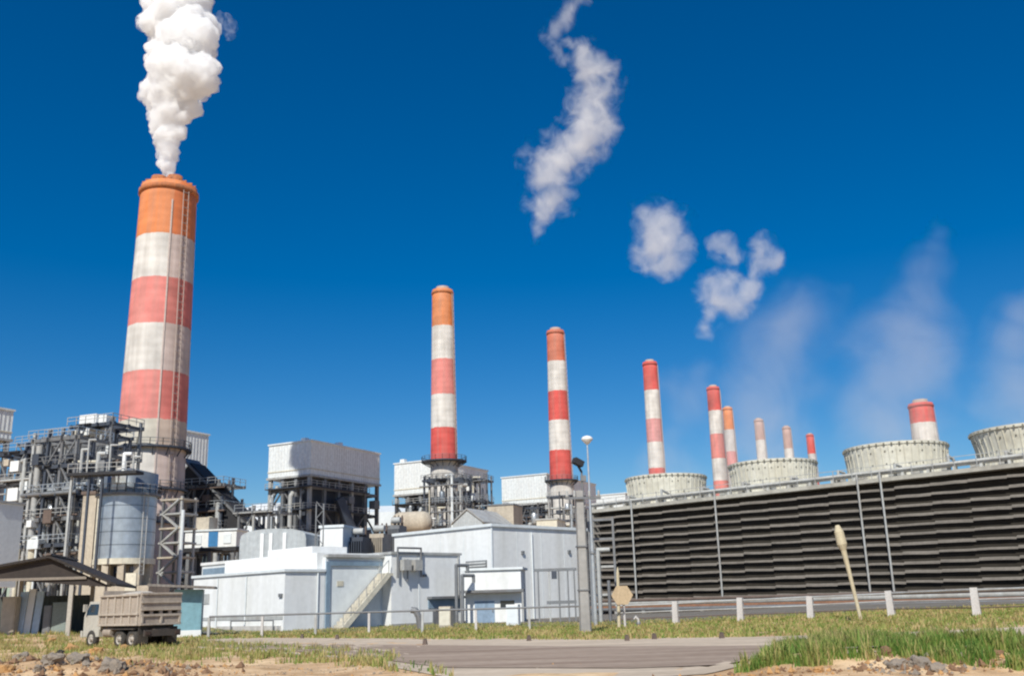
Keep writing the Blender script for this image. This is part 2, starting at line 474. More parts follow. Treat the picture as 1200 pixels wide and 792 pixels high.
def band_material(name, H, bands, dirt_amt=.4, strip=False):
    """painted rings: list of (top z, colour name) from the ground up"""
    m = bpy.data.materials.new(name); m.use_nodes = True
    n, l = m.node_tree.nodes, m.node_tree.links; b = n['Principled BSDF']
    b.inputs['Roughness'].default_value = .75; b.inputs['Specular IOR Level'].default_value = .25
    tc = n.new('ShaderNodeTexCoord'); sp = n.new('ShaderNodeSeparateXYZ'); l.new(tc.outputs['Object'], sp.inputs[0])
    dv = n.new('ShaderNodeMath'); dv.operation = 'DIVIDE'; dv.inputs[1].default_value = H
    nzw = n.new('ShaderNodeTexNoise'); nzw.inputs['Scale'].default_value = .8; l.new(tc.outputs['Object'], nzw.inputs['Vector'])
    wob = n.new('ShaderNodeMath'); wob.operation = 'MULTIPLY_ADD'; wob.inputs[1].default_value = .5
    l.new(nzw.outputs['Fac'], wob.inputs[0]); l.new(sp.outputs['Z'], wob.inputs[2])
    l.new(wob.outputs[0], dv.inputs[0])
    r = n.new('ShaderNodeValToRGB'); cr = r.color_ramp; cr.interpolation = 'CONSTANT'
    z = 0; first = True
    for top, c in bands:
        e = cr.elements[0] if first else cr.elements.new(min(.999, z / H))
        e.color = (*PAL[c], 1); first = False; z = top
    if len(bands) > 1: cr.elements.remove(cr.elements[-1]) if cr.elements[-1].color[0] == 1 else None
    l.new(dv.outputs[0], r.inputs['Fac'])
    mp = n.new('ShaderNodeMapping'); mp.inputs['Scale'].default_value = (.9, .9, .05); l.new(tc.outputs['Object'], mp.inputs['Vector'])
    nz = n.new('ShaderNodeTexNoise'); nz.inputs['Scale'].default_value = 1; nz.inputs['Detail'].default_value = 7
    l.new(mp.outputs[0], nz.inputs['Vector'])
    mr = n.new('ShaderNodeMapRange'); mr.inputs['From Min'].default_value = .42; mr.inputs['From Max'].default_value = .75
    mr.inputs['To Max'].default_value = dirt_amt; l.new(nz.outputs['Fac'], mr.inputs['Value'])
    n2 = n.new('ShaderNodeTexNoise'); n2.inputs['Scale'].default_value = .35; n2.inputs['Detail'].default_value = 8
    l.new(tc.outputs['Object'], n2.inputs['Vector'])
    mx = n.new('ShaderNodeMix'); mx.data_type = 'RGBA'; mx.inputs['B'].default_value = (.30, .26, .22, 1)
    l.new(mr.outputs[0], mx.inputs['Factor']); l.new(r.outputs[0], mx.inputs['A'])
    m2 = n.new('ShaderNodeMapRange'); m2.inputs['From Min'].default_value = .3; m2.inputs['From Max'].default_value = .7
    m2.inputs['To Min'].default_value = .82; m2.inputs['To Max'].default_value = 1.12; l.new(n2.outputs['Fac'], m2.inputs['Value'])
    mu = n.new('ShaderNodeMix'); mu.data_type = 'RGBA'; mu.blend_type = 'MULTIPLY'; mu.inputs['Factor'].default_value = 1
    l.new(mx.outputs['Result'], mu.inputs['A']); l.new(m2.outputs[0], mu.inputs['B'])
    if strip:                 # right quarter of the shaft is multiplied to a darker, redder tone
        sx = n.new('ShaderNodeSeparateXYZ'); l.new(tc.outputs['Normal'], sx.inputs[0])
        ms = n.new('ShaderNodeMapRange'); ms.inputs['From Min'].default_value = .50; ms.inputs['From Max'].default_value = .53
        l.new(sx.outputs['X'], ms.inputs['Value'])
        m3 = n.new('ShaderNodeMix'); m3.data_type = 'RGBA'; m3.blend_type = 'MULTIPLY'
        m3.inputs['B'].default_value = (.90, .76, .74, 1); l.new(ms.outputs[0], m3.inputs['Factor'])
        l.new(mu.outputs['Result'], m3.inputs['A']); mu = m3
    # pour rings of the slip-formed shaft
    sn = n.new('ShaderNodeMath'); sn.operation = 'SINE'; sm_ = n.new('ShaderNodeMath'); sm_.operation = 'MULTIPLY'; sm_.inputs[1].default_value = 4.2
    l.new(sp.outputs['Z'], sm_.inputs[0]); l.new(sm_.outputs[0], sn.inputs[0])
    bp = n.new('ShaderNodeBump'); bp.inputs['Strength'].default_value = .12; bp.inputs['Distance'].default_value = .1
    l.new(sn.outputs[0], bp.inputs['Height']); l.new(bp.outputs[0], b.inputs['Normal'])
    l.new(mu.outputs['Result'], b.inputs['Base Color'])
    return m


def chimney(label, px, ytop, Y, bands, wtop, wbase, group=None, gallery=None, fat=False, ladder=25, flue='dark', pz=0):
    """bands: list of (pixel row of the band's lower end, colour) from the top down"""
    pt = at(px, ytop, Y); X = pt.x
    near = Y - wtop / 2 * depth(pt) / F
    zz = lambda py: at(px, py, near).z
    H = zz(ytop) - (.05 if fat else .34) * wtop / 2 * depth(pt) / F
    rt = wtop / 2 * depth(pt) / F
    pm = at(px, 0.5 * (ytop + 600), Y)
    rb = wbase / 2 * depth(Vector((X, Y, 30))) / F
    rb0 = rt + (rb - rt) * H / (H - 30)
    root = thing('chimney', label, 'chimney', (X, Y, 0), 0, group)
    tops = [H] + [zz(b[0]) for b in bands]
    lst = [(tops[i], bands[i][1]) for i in range(len(bands))][::-1]
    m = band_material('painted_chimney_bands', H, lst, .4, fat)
    rim_h = max(.8, rt * .22)
    sh = MB().lathe([(rb0 + (rt - rb0) * t, -0.3 + (H + .3) * t) for t in [i / 24 for i in range(25)]] +
                    [(rt * .82, H), (rt * .80, H - 6)], 64)
    sh.lathe([(rt * .80, H - 6), (.01, H - 6)], 64, False)
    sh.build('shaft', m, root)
    rm = MB().lathe([(rt * 1.003, H - rim_h * 1.6), (rt * 1.075, H - rim_h * 1.5), (rt * 1.075, H - rim_h * .8), (rt * 1.004, H - rim_h * .75)], 64)
    rm.build('rim', MATS['rim_' + bands[0][1]] if 'rim_' + bands[0][1] in MATS else
             mat('rim_' + bands[0][1], tuple(c * .72 for c in PAL[bands[0][1]]), .8, scale=.6, dirt=(.12, .08, .06), dirt_amt=.7), root)
    # flue tips that stand above the rim
    if fat:
        for k in range(4):
            a = math.pi / 4 + k * math.pi / 2; cx, cy_ = math.cos(a) * rt * .42, math.sin(a) * rt * .42
            MB().lathe([(rt * .26, H - 5.5), (rt * .27, H + rt * .36), (rt * .23, H + rt * .36), (rt * .22, H - 5)], 20, True, (cx, cy_)).build('flue', MATS['rim_' + bands[0][1]], root)
        kn = MB()
        for k in range(20):
            a = 2 * math.pi * k / 20
            kn.beam((math.cos(a) * rt * .9, math.sin(a) * rt * .9, H - .05), (math.cos(a) * rt * .9, math.sin(a) * rt * .9, H + .45), .9, .3)
        kn.build('crown_post', MATS['rim_' + bands[0][1]], root)
    else:
        MB().lathe([(rt * .62, H - 5.5), (rt * .62, H + rt * .34), (rt * .54, H + rt * .34), (rt * .54, H - 5)], 24).build('flue', mat('flue_liner', (.42, .33, .28), .8, scale=.5), root)
    rad = lambda z: rb0 + (rt - rb0) * z / H
    # caged ladder that faces the camera's right
    a = R(-ladder); d = Vector((math.cos(a), math.sin(a), 0)); s_ = Vector((-d.y, d.x, 0))
    lm = MB(); z0, z1 = 20.0, H - rim_h * 1.6
    lw = .55 if fat else .35
    for sg in (-1, 1):
        lm.beam(d * (rad(z0) + .25) + s_ * sg * lw + Vector((0, 0, z0)), d * (rad(z1) + .25) + s_ * sg * lw + Vector((0, 0, z1)), .12)
    k = z0
    while k < z1:
        lm.beam(d * (rad(k) + .25) - s_ * lw + Vector((0, 0, k)), d * (rad(k) + .25) + s_ * lw + Vector((0, 0, k)), .10)
        k += 1.5
    lm.build('ladder', mat('dusty_ladder_steel', (.40, .33, .29), .7, scale=.6), root)
    if fat:
        d2 = Vector((math.cos(R(-62)), math.sin(R(-62)), 0)); s2 = Vector((-d2.y, d2.x, 0))
        MB().hexa([tuple(d2 * (rad(z) + o_) + s2 * w_ + Vector((0, 0, z))) for z in (6, H - 4) for o_ in (-.05, .16) for w_ in (-.12, .12)]).build('cable_tray', mat('dusty_cable_tray', (.58, .48, .43), .7, scale=.6), root)
    if gallery:
        for gy, wide in gallery:
            z = zz(gy); ro = rad(z) + wide
            gm = MB().lathe([(rad(z) + .01, z), (ro, z), (ro, z + .3), (rad(z) + .01, z + .3)], 48, False)
            for k in range(16):
                t = 2 * math.pi * k / 16
                gm.beam((math.cos(t) * rad(z), math.sin(t) * rad(z), z - 1.3), (math.cos(t) * (ro - .1), math.sin(t) * (ro - .1), z - .02), .14)
            go = gm.build('gallery', DARKST, root)
            ring = [(math.cos(2 * math.pi * k / 20) * (ro - .08), math.sin(2 * math.pi * k / 20) * (ro - .08), z + .3) for k in range(21)]
            MB().rail(ring, 1.15, .10, 3).build('railing', STEEL, go)
    return root, X, H, rt


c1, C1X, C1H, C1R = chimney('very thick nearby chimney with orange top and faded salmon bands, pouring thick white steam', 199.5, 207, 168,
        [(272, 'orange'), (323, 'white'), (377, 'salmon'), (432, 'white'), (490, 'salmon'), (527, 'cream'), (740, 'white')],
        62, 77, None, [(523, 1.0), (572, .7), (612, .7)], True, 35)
st_g = 'striped chimneys in a row behind the plant'
chimney('tallest slim chimney, orange at the top, red and white below, behind the white buildings', 518.5, 333, 255,
        [(380, 'orange'), (420, 'white'), (460, 'salmon'), (500, 'white'), (537, 'red'), (740, 'white')], 24, 33, st_g, [(540, 2.4), (562, 1.4), (584, 1.2)])
chimney('slim chimney with reddish orange top standing just left of the tall lamp post', 650.5, 382, 295,
        [(422, 'brick'), (457, 'white'), (492, 'red'), (527, 'white'), (562, 'red'), (740, 'white')], 20, 28, st_g, [(563, 1.6)])
chimney('slim red and white chimney rising behind the leftmost cream fan stack', 761, 420, 335,
        [(456, 'red'), (490, 'white'), (517, 'pink'), (548, 'white'), (740, 'red')], 16.5, 20, st_g)
chimney('slim bright red topped chimney between the first and second cream fan stacks', 835, 450, 380,
        [(480, 'red'), (508, 'white'), (536, 'salmon'), (563, 'white'), (740, 'salmon')], 14.5, 18, st_g)
chimney('small distant chimney with dull orange top partly hidden by a red and white one', 852, 475, 440,
        [(503, 'orange'), (528, 'dull'), (545, 'pink'), (740, 'dull')], 11, 14, st_g)
chimney('small distant chimney with pinkish brown top above the second cream fan stack', 888.5, 489, 470,
        [(515, 'brown'), (560, 'white'), (740, 'brown')], 10.5, 13, st_g)
chimney('small distant chimney with grey brown top, third of four behind the second fan stack', 921, 498, 500,
        [(525, 'brown'), (560, 'white'), (740, 'brown')], 9.5, 11.5, st_g)
chimney('smallest and most distant chimney, red with a white foot, over the second fan stack edge', 948.5, 507, 540,
        [(531, 'red'), (560, 'dull'), (740, 'red')], 8.5, 11, st_g)
chimney('thick red and white chimney top with pale cap showing over the third fan stack', 1077.5, 466, 426,
        [(494, 'red'), (530, 'white'), (560, 'red'), (740, 'white')], 27, 33, None, None, False)

# ================================================================== COOLING TOWER
P0 = at(697, 600, 120); P1 = at(1200, 545, 85.6)
u2 = (P1 - P0).xy.normalized(); v2 = Vector((-u2.y, u2.x))
CTROT = math.atan2(u2.y, u2.x)
ct = thing('cooling_tower', 'long dark louvred cooling tower with four cream fan stacks on its deck, behind the fence', 'cooling tower', (P0.x, P0.y, 0.2), CTROT)
CL = 71.0; rnd = random.Random(11)
b = MB().box(.2, CL, .7, 15, -.5, 11.5); b.build('fill', LOUVIN, ct)
sl = MB(); bay = 3.4; rows = 13; pitch = 11.2 / rows
for k in range(rows):
    for i in range(int(CL / bay) + 1):
        xa, xb = i * bay, min(CL, (i + 1) * bay)
        if xb - xa < .3: continue
        zc = .55 + k * pitch + rnd.uniform(-.03, .03); ph = .04 + rnd.uniform(-.02, .02)
        n_ = 3; hh = .125 + rnd.uniform(-.02, .025); yo = rnd.uniform(-.03, .03)
        zs = [zc + ph - 2 * ph * q / n_ + rnd.uniform(-.02, .02) for q in range(n_ + 1)]
        for q in range(n_):                       # each board sags a little between its brackets
            x0, x1 = xa + (xb - xa) * q / n_, xa + (xb - xa) * (q + 1) / n_
            tl, tr, h = zs[q], zs[q + 1], hh
            sl.hexa([(x0, -.42 + yo, tl - h), (x1, -.42 + yo, tr - h), (x0, -.37 + yo, tl - h), (x1, -.37 + yo, tr - h),
                     (x0, -.2 + yo, tl + h), (x1, -.2 + yo, tr + h), (x0, -.15 + yo, tl + h), (x1, -.15 + yo, tr + h)])
sl.build('louvre_wall', LOUV, ct)
MB().box(-.3, CL + .3, -.55, 15.3, 11.62, 12.0).build('deck', mat('grey_deck_board', (.46, .44, .38), .8, dirt=(.2, .18, .15), dirt_amt=.6, scale=.6, stretch=(.4, 1, 1)), ct)
hp = MB().cyl((-.4, -.1, 12.55), (CL, -.1, 12.55), .26, .26, 12)
for i in range(0, int(CL / 2.4)): hp.box(i * 2.4 - .12, i * 2.4 + .12, -.4, .2, 12.0, 12.32)
hp.build('header_pipe', mat('pale_grey_pipe', (.50, .50, .47), .6, dirt=(.25, .22, .18), dirt_amt=.6, scale=.8), ct)
MB().rail([(-.2, -.45, 12.0), (CL, -.45, 12.0)], 1.15, .06, 2.0).build('railing', STEELL, ct)
MB().box(-.35, .0, -.3, 14.8, -.4, 11.6).build('end_wall', mat('grey_sheet_end', (.28, .27, .25), .8, scale=.5, corr=((0, 1, 0), .4)), ct)
# valve boxes and distribution boxes on the deck
for i in range(26):
    x = 1.2 + i * 2.7 + rnd.uniform(-.5, .5)
    if i % 2: MB().tube([(x + .9, .25, 12.0), (x + .9, .25, 13.0 + rnd.uniform(0, .5)), (x + .9, 1.6, 13.1)], .14, 8).build('valve_pipe', STEELL, ct)
    MB().box(x, x + rnd.uniform(.5, 1.1), .6, 1.5, 12.002, 12.3 + rnd.uniform(.2, .6)).build('distribution_box', STEELL, ct)


def local_x_for(px, y, z, root=ct):
    best = None
    lo, hi = -20., 90.
    for _ in range(50):
        m_ = (lo + hi) / 2; q = P0.xy + u2 * m_ + v2 * y
        if proj((q.x, q.y, z))[0] < px: lo = m_
        else: hi = m_
    return lo


for px in (741, 839, 1007, 1034, 1330):        # white riser pipes and ladders on the louvre face
    x = local_x_for(px, -.7, 10.5)
    MB().tube([(x, -.75, -.4), (x, -.75, 12.55), (x, -.1, 12.56)], .10, 8).build('riser_pipe', STEELL, ct)
for k, px in enumerate((781, 906.5, 1051, 1209, 1374)):
    x = local_x_for(px, 6.6, 14.2); rr = (4.8, 4.72, 4.95, 4.75, 4.8)[k]
    z0, z1 = 12.0, 15.65
    prof = []
    for i in range(13):
        t = i / 12; prof.append((rr - .14 * math.sin(math.pi * min(1, t * 1.1 + .1)) + (.30 if k == 3 else .02) * t * t, z0 + (z1 - z0) * t))
    fs = MB().lathe(prof + [(r_ - .12, z_) for r_, z_ in prof[::-1]], 72, True, (x, 6.6))
    for i in range(44):
        a = 2 * math.pi * i / 44; ca, sa = math.cos(a), math.sin(a)
        for j in range(0, 12, 2):
            r0, za = prof[j]; r1, zb = prof[min(12, j + 2)]
            fs.beam((x + ca * (r0 + .03), 6.6 + sa * (r0 + .03), za), (x + ca * (r1 + .03), 6.6 + sa * (r1 + .03), zb), .07, .09)
    fs.slot = 1
    for t in (5, 9):
        r0, z_ = prof[t]
        for i in range(44):
            a = 2 * math.pi * (i + .5) / 44
            if rnd.random() < .6:
                fs.beam((x + math.cos(a) * (r0 - .02), 6.6 + math.sin(a) * (r0 - .02), z_ + rnd.uniform(-.1, .1)),
                        (x + math.cos(a) * (r0 + .08), 6.6 + math.sin(a) * (r0 + .08), z_), .11)
    fo = fs.build('fan_stack', [FRP, FRPD], ct)
    rr_ = prof[-1][0]
    rm_ = MB().lathe([(rr_ + .005, z1 - .22), (rr_ + .10, z1 - .22), (rr_ + .10, z1 + .04), (rr_ - .14, z1 + .04), (rr_ - .14, z1 - .2)], 72, False, (x, 6.6))
    rm_.slot = 1
    for i in range(44):
        a = 2 * math.pi * (i + .5) / 44
        rm_.beam((x + math.cos(a) * (rr_ + .11), 6.6 + math.sin(a) * (rr_ + .11), z1 - .30), (x + math.cos(a) * (rr_ + .11), 6.6 + math.sin(a) * (rr_ + .11), z1 - .06), .14)
    rm_.build('stack_rim', [FRP, FRPD], fo)
    fan = MB().cyl((x, 6.6, 13.6), (x, 6.6, 14.4), .7, .6, 16)
    for i in range(8):
        a = 2 * math.pi * i / 8
        fan.beam((x + math.cos(a) * .5, 6.6 + math.sin(a) * .5, 14.0), (x + math.cos(a) * 4.1, 6.6 + math.sin(a) * 4.1, 14.1), .5, .08)
    fan.build('fan', STEEL, fo)

# ================================================================== BOILER HOUSES
BROT = R(-28)


def boiler_house(label, corner, Lx, Ly, zb, zt, seed, levels=5, stuff=True):
    """corner: nearest corner on the ground; the lit face runs back along -x, the other along +y"""
    rr = random.Random(seed)
    root = thing('boiler_house', label, 'boiler house', (corner[0], corner[1], 0), BROT)
    bx = MB().hexa([(-Lx, 0, zb), (0, 0, zb), (-Lx, Ly, zb), (0, Ly, zb), (-Lx, 0, zt), (0, 0, zt), (-Lx, Ly, zt), (0, Ly, zt)])
    cl = bx.build('cladding', WHITE, root)
    MB().box(-Lx - .25, .25, -.25, Ly + .25, zt + .002, zt + .35).build('roof_edge', PALE, cl)
    MB().box(-Lx - .12, .12, -.12, Ly + .12, zb + 1.2, zb + 1.45).build('sheet_joint', CREAM, cl)
    MB().box(-Lx - .3, .3, -.3, Ly + .3, zb - .5, zb - .003).build('soffit_beam', STEELL, root)
    rv = MB()
    for i in range(rr.randint(3, 5)):
        x, y = rr.uniform(-Lx + 1, -1), rr.uniform(1, Ly - 1)
        rv.box(x - .7, x + .7, y - .7, y + .7, zt + .35, zt + .35 + rr.uniform(.5, 1.5))
    rv.build('roof_vent', PALE, cl)
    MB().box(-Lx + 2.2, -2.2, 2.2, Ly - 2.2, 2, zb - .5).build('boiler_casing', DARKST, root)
    nx_, ny_ = max(2, round(Lx / 5)), max(3, round(Ly / 6))
    for i in range(nx_ + 1):
        for j in range(ny_ + 1):
            if 0 < i < nx_ and 0 < j < ny_: continue
            x, y = -Lx + .5 + (Lx - 1) * i / nx_, .5 + (Ly - 1) * j / ny_
            MB().box(x - .4, x + .4, y - .4, y + .4, -.3, zb - .5).build('column', STEELL if (i + j) % 3 == 0 else STEEL, root)
    for k in range(1, levels + 1):
        z = 3 + (zb - 6) * k / levels
        fl = MB()
        for y in (.5, Ly - .5): fl.box(-Lx + .3, -.3, y - .3, y + .3, z - .35, z + .3)
        for x in (-Lx + .5, -.5): fl.box(x - .27, x + .27, .8, Ly - .8, z - .32, z + .27)
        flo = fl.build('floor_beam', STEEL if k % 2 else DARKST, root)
        if k < levels + 1:
            MB().rail([(-Lx, -.9, z + .3), (.9, -.9, z + .3), (.9, Ly * .8, z + .3)], 1.2, .12, 2.4).build('railing', STEELL, flo)
            wk = MB().box(-Lx, 1.0, -1.0, .2, z + .05, z + .28); wk.box(.2, 1.0, .2, Ly * .8, z + .05, z + .28)
            wk.build('walkway', DARKST, flo)
    br = MB()
    for i in range(nx_):
        xa, xb = -Lx + .5 + (Lx - 1) * i / nx_, -Lx + .5 + (Lx - 1) * (i + 1) / nx_
        for k in range(1, levels):
            if rr.random() < .55:
                za, zb_ = 3 + (zb - 6) * k / levels, 3 + (zb - 6) * (k + 1) / levels
                br.beam((xa, .3, za), (xb, .3, zb_), .35) if rr.random() < .5 else br.beam((xb, .3, za), (xa, .3, zb_), .35)
    for j in range(ny_):
        ya, yb = .5 + (Ly - 1) * j / ny_, .5 + (Ly - 1) * (j + 1) / ny_
        for k in range(1, levels):
            if rr.random() < .45:
                za, zb_ = 3 + (zb - 6) * k / levels, 3 + (zb - 6) * (k + 1) / levels
                br.beam((-.3, ya, za), (-.3, yb, zb_), .35) if rr.random() < .5 else br.beam((-.3, yb, za), (-.3, ya, zb_), .35)
    br.build('brace', STEEL, root)
    if stuff:
        for i in range(4):
            x = rr.uniform(-Lx + 1, -1); z0 = rr.uniform(4, 12)
            MB().tube([(x, -.6, z0), (x, -.6, zb - rr.uniform(2, 6)), (x, 1.6, zb - rr.uniform(2, 3))], rr.uniform(.25, .6), 10).build('pipe', rr.choice([GALV, STEELL, STEEL]), root)
        for i in range(4):
            y = rr.uniform(1, Ly - 3); z = rr.uniform(6, zb - 6)
            MB().box(-.2, 1.6, y, y + rr.uniform(1.5, 3.5), z, z + rr.uniform(1.5, 3.5)).build('duct', rr.choice([STEEL, DARKST, PALE, STEELL]), root)
        for i in range(3):
            x = rr.uniform(-Lx + 2, -3); z = rr.uniform(6, zb - 6)
            MB().box(x, x + rr.uniform(1.5, 3), -.7, 1, z, z + rr.uniform(1.5, 3)).build('equipment_box', rr.choice([STEEL, DARKST, PALE, BEIGE]), root)
    return root


def corner_at(px, Y): return (gx(px, Y, 35), Y)


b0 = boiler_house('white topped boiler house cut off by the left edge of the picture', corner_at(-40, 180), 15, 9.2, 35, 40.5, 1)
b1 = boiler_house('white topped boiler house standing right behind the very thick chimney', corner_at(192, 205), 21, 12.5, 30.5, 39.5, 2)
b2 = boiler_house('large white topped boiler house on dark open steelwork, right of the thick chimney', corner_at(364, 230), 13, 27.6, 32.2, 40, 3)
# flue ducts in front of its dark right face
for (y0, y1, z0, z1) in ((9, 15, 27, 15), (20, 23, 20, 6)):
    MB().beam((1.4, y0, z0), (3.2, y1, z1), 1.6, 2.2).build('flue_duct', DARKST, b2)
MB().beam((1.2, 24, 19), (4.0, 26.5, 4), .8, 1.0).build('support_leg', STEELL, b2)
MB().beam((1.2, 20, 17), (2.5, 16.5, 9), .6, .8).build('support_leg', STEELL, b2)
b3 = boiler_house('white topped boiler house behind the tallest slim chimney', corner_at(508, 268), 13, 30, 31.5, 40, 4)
b4 = boiler_house('white topped boiler house behind the chimney next to the tall lamp post', corner_at(641, 305), 16, 38, 31.5, 40, 5)
b5 = boiler_house('distant white boiler house just left of the first cream fan stack', (gx(733, 350, 35), 350), 14, 30, 31, 38, 6, 4, False)

# ================================================================== LEFT: racks, tank, tower
def pipe_rack(label, pxc, Y, ytop, nx_, ny_, bx_, by_, lv, seed, rz=R(-20)):
    rr = random.Random(seed)
    ztop = at(pxc, ytop, Y).z
    root = thing('steel_pipe_rack', label, 'pipe rack', (gx(pxc, Y, 12), Y, 0), rz, 'steel pipe racks by the silver tank')
    W, D = nx_ * bx_, ny_ * by_
    for i in range(nx_ + 1):
        for j in range(ny_ + 1):
            x, y = -W / 2 + i * bx_, j * by_
            h = ztop - rr.choice([0, 0, 1.5, 3.5])
            MB().box(x - .19, x + .19, y - .19, y + .19, -.3, h).build('column', rr.choice([STEEL, STEELL, DARKST, DARKST, STEEL]), root)
    for k in range(lv):
        z = 3 + (ztop - 4.2) * k / (lv - 1) + rr.uniform(-.4, .4)
        fl = MB()
        for j in range(ny_ + 1): fl.box(-W / 2 - .6, W / 2 + .6, j * by_ - .15, j * by_ + .15, z - .25, z + .25)
        for i in range(nx_ + 1): fl.box(-W / 2 + i * bx_ - .13, -W / 2 + i * bx_ + .13, -.6, D + .6, z - .22, z + .22)
        fo = fl.build('floor_beam', rr.choice([STEEL, DARKST, DARKST, STEEL]), root)
        if k > 1:
            MB().rail([(-W / 2 - .6, -.6, z + .25), (W / 2 + .6, -.6, z + .25), (W / 2 + .6, D, z + .25)], 1.1, .09, 1.6).build('railing', rr.choice([STEELL, STEEL, GALV]), fo)
        if rr.random() < .75:
            x0 = rr.uniform(-W / 2, 0); MB().box(x0, x0 + rr.uniform(2, W / 2), -.5, D * .8, z + .06, z + .28).build('platform', BLACKST, fo)
    br = MB()
    for i in range(nx_):
        for k in range(lv - 1):
            if rr.random() < .6:
                za = 3 + (ztop - 4.2) * k / (lv - 1); zb = 3 + (ztop - 4.2) * (k + 1) / (lv - 1)
                xa, xb = -W / 2 + i * bx_, -W / 2 + (i + 1) * bx_
                if rr.random() < .5: xa, xb = xb, xa
                br.beam((xa, -.05, za), (xb, -.05, zb), .2)
    br.build('brace', STEEL, root)
    for i in range(9):
        x = rr.uniform(-W / 2, W / 2); y = rr.uniform(-.9, D * .4); z0 = rr.uniform(0, ztop * .5); z1 = rr.uniform(z0 + 4, ztop)
        rd = rr.choice([.14, .2, .3, .45])
        pts = [(x, y, z0), (x, y, z1)]
        if rr.random() < .7: pts.append((x + rr.uniform(-2.5, 2.5), y + rr.uniform(0, 1.5), z1))
        MB().tube(pts, rd, 10).build('pipe', rr.choice([STEELL, CREAM, GALV, PALE, STEEL, STEELL, STEELL]), root)
    for i in range(6):
        z = rr.uniform(4, ztop - 1); y = rr.uniform(-.8, D * .3)
        MB().tube([(-W / 2 - 1, y, z), (W / 2 + 1, y, z)], rr.choice([.12, .18, .28]), 8).build('pipe', rr.choice([STEELL, GALV, STEEL, BROWN]), root)
    for i in range(5):
        x, z = rr.uniform(-W / 2, W / 2 - 1.5), rr.uniform(3, ztop - 3); s = rr.uniform(.8, 1.9)
        MB().box(x, x + s, -.7, rr.uniform(.6, 1.8), z, z + rr.uniform(.8, 2.2)).build('equipment_box', rr.choice([PALE, DARKST, STEEL, BEIGE, WHITE2, BROWN]), root)
    for i in range(2):
        x, z = rr.uniform(-W / 2 + 1, W / 2 - 1), rr.uniform(5, ztop - 6); r_ = rr.uniform(.6, 1.0)
        MB().lathe([(.01, z), (r_ * .7, z + .15), (r_, z + .6), (r_, z + 3), (r_ * .7, z + 3.4), (.01, z + 3.55)], 16, True, (x, .4)).build('vessel', rr.choice([GALV, PALE, CREAM, SILVERD]), root)
    return root


pipe_rack('leftmost lower pipe rack full of pipes at the left edge of the picture', 12, 138, 520, 3, 2, 2.8, 3, 6, 21)
pipe_rack('middle pipe rack with slender mast pipes, left of the beige column', 55, 132, 505, 3, 2, 2.5, 3, 7, 22)
pr3 = pipe_rack('tallest pipe rack with dark platforms reaching up beside the thick chimney', 97, 142, 491, 3, 2, 2.4, 3, 7, 23)
pipe_rack('dark pipe rack behind the others, left edge of the picture to the tank', 38, 158, 512, 4, 2, 2.4, 3, 8, 41)
pipe_rack('crowded dark pipe rack in the background just left of the thick chimney', 78, 150, 500, 4, 2, 2.6, 3, 8, 42)
for px, py, s in ((108, 499, 1.6), (121, 500, 1.4)):
    q = at(px, py, 146); lq = Matrix.Rotation(R(20), 3, 'Z') @ (q - Vector(pr3.location))
    MB().box(lq.x - s, lq.x + s, lq.y - 1, lq.y + 1, lq.z - 1.5, lq.z + 1.6).build('cabin', WHITE2, pr3)
# dark access deck in front of the tank top
Y = 120; t = thing('access_deck', 'dark access deck with rails and upright pipes above the left side of the silver tank', 'platform', (gx(122, Y, 18), Y, 0), R(-6))
zd = at(122, 553, Y).z
MB().box(-4.6, 4.4, -.6, 1.4, zd - .35, zd).build('deck', BLACKST, t)
MB().rail([(-4.5, -.5, zd), (4.3, -.5, zd)], 1.1, .08, 1.2).build('railing', STEELL, t)
for x in (-4.2, -1.9, -.2): MB().box(x - .13, x + .13, -.1, .16, -.3, zd - .352).build('column', STEELL if x < -3 else DARKST, t)
for x, h_, r_ in ((-3.4, 3.0, .2), (-2.6, 4.2, .12), (-1.2, 2.4, .28), (.3, 3.4, .12), (2.2, 2.2, .25), (3.4, 1.8, .14)):
    MB().tube([(x, .5, zd), (x, .5, zd + h_), (x + .8, .7, zd + h_)], r_, 10).build('pipe', STEELL if x != 2.2 else WHITE2, t)
MB().box(-.9, -.1, 0, .8, zd + .003, zd + 1.5).build('valve_box', STEEL, t)
# pale cabin wall at far left
q = at(-6, 585, 118)
t = thing('switch_cabin', 'pale blue grey sheet cabin cut by the left picture edge below the pipe rack', 'cabin', (gx(-30, 116, 8), 116, 0), R(-20))
MB().box(-2.8, 2.4, 0, 4, 5.0, 14.6).build('wall', PALE, t)
MB().box(-3, 2.6, -.2, 4.2, 14.602, 14.9).build('roof', STEELL, t)
for x in (-2.4, 2.0): MB().box(x - .2, x + .2, .2, .6, -.3, 4.998).build('leg', STEELL, t)
MB().box(-2.6, 2.2, -.05, -.002, 5.3, 7.6).build('door', WHITE2, t)

# silver tank on its beige base
TY = 126; TX = gx(149.5, TY, 14); TR = 32 * depth(Vector((TX, TY, 14))) / F
zt_, zs_, zb_ = at(150, 556, TY).z, at(150, 580, TY).z, at(150, 655, TY).z
tk = thing('storage_tank', 'upright silver steel tank with darker top ring on a beige base, below the thick chimney', 'tank', (TX, TY, 0))
MB().lathe([(TR, zb_), (TR, zs_ - .3)], 56).build('shell', SILVER, tk)
MB().lathe([(TR * .985, zs_), (TR * .985, zt_), (.01, zt_ + .9)], 56).build('top_ring', SILVERD, tk)
MB().lathe([(TR + .003, zs_ - .3), (TR + .5, zs_ - .3), (TR + .5, zs_), (TR * .98, zs_)], 56, False).build('walkway', STEEL, tk)
ring = [(math.cos(2 * math.pi * k / 24) * (TR + .42), math.sin(2 * math.pi * k / 24) * (TR + .42), zs_) for k in range(25)]
MB().rail(ring, 1.1, .07, 3).build('railing', STEELL, tk)
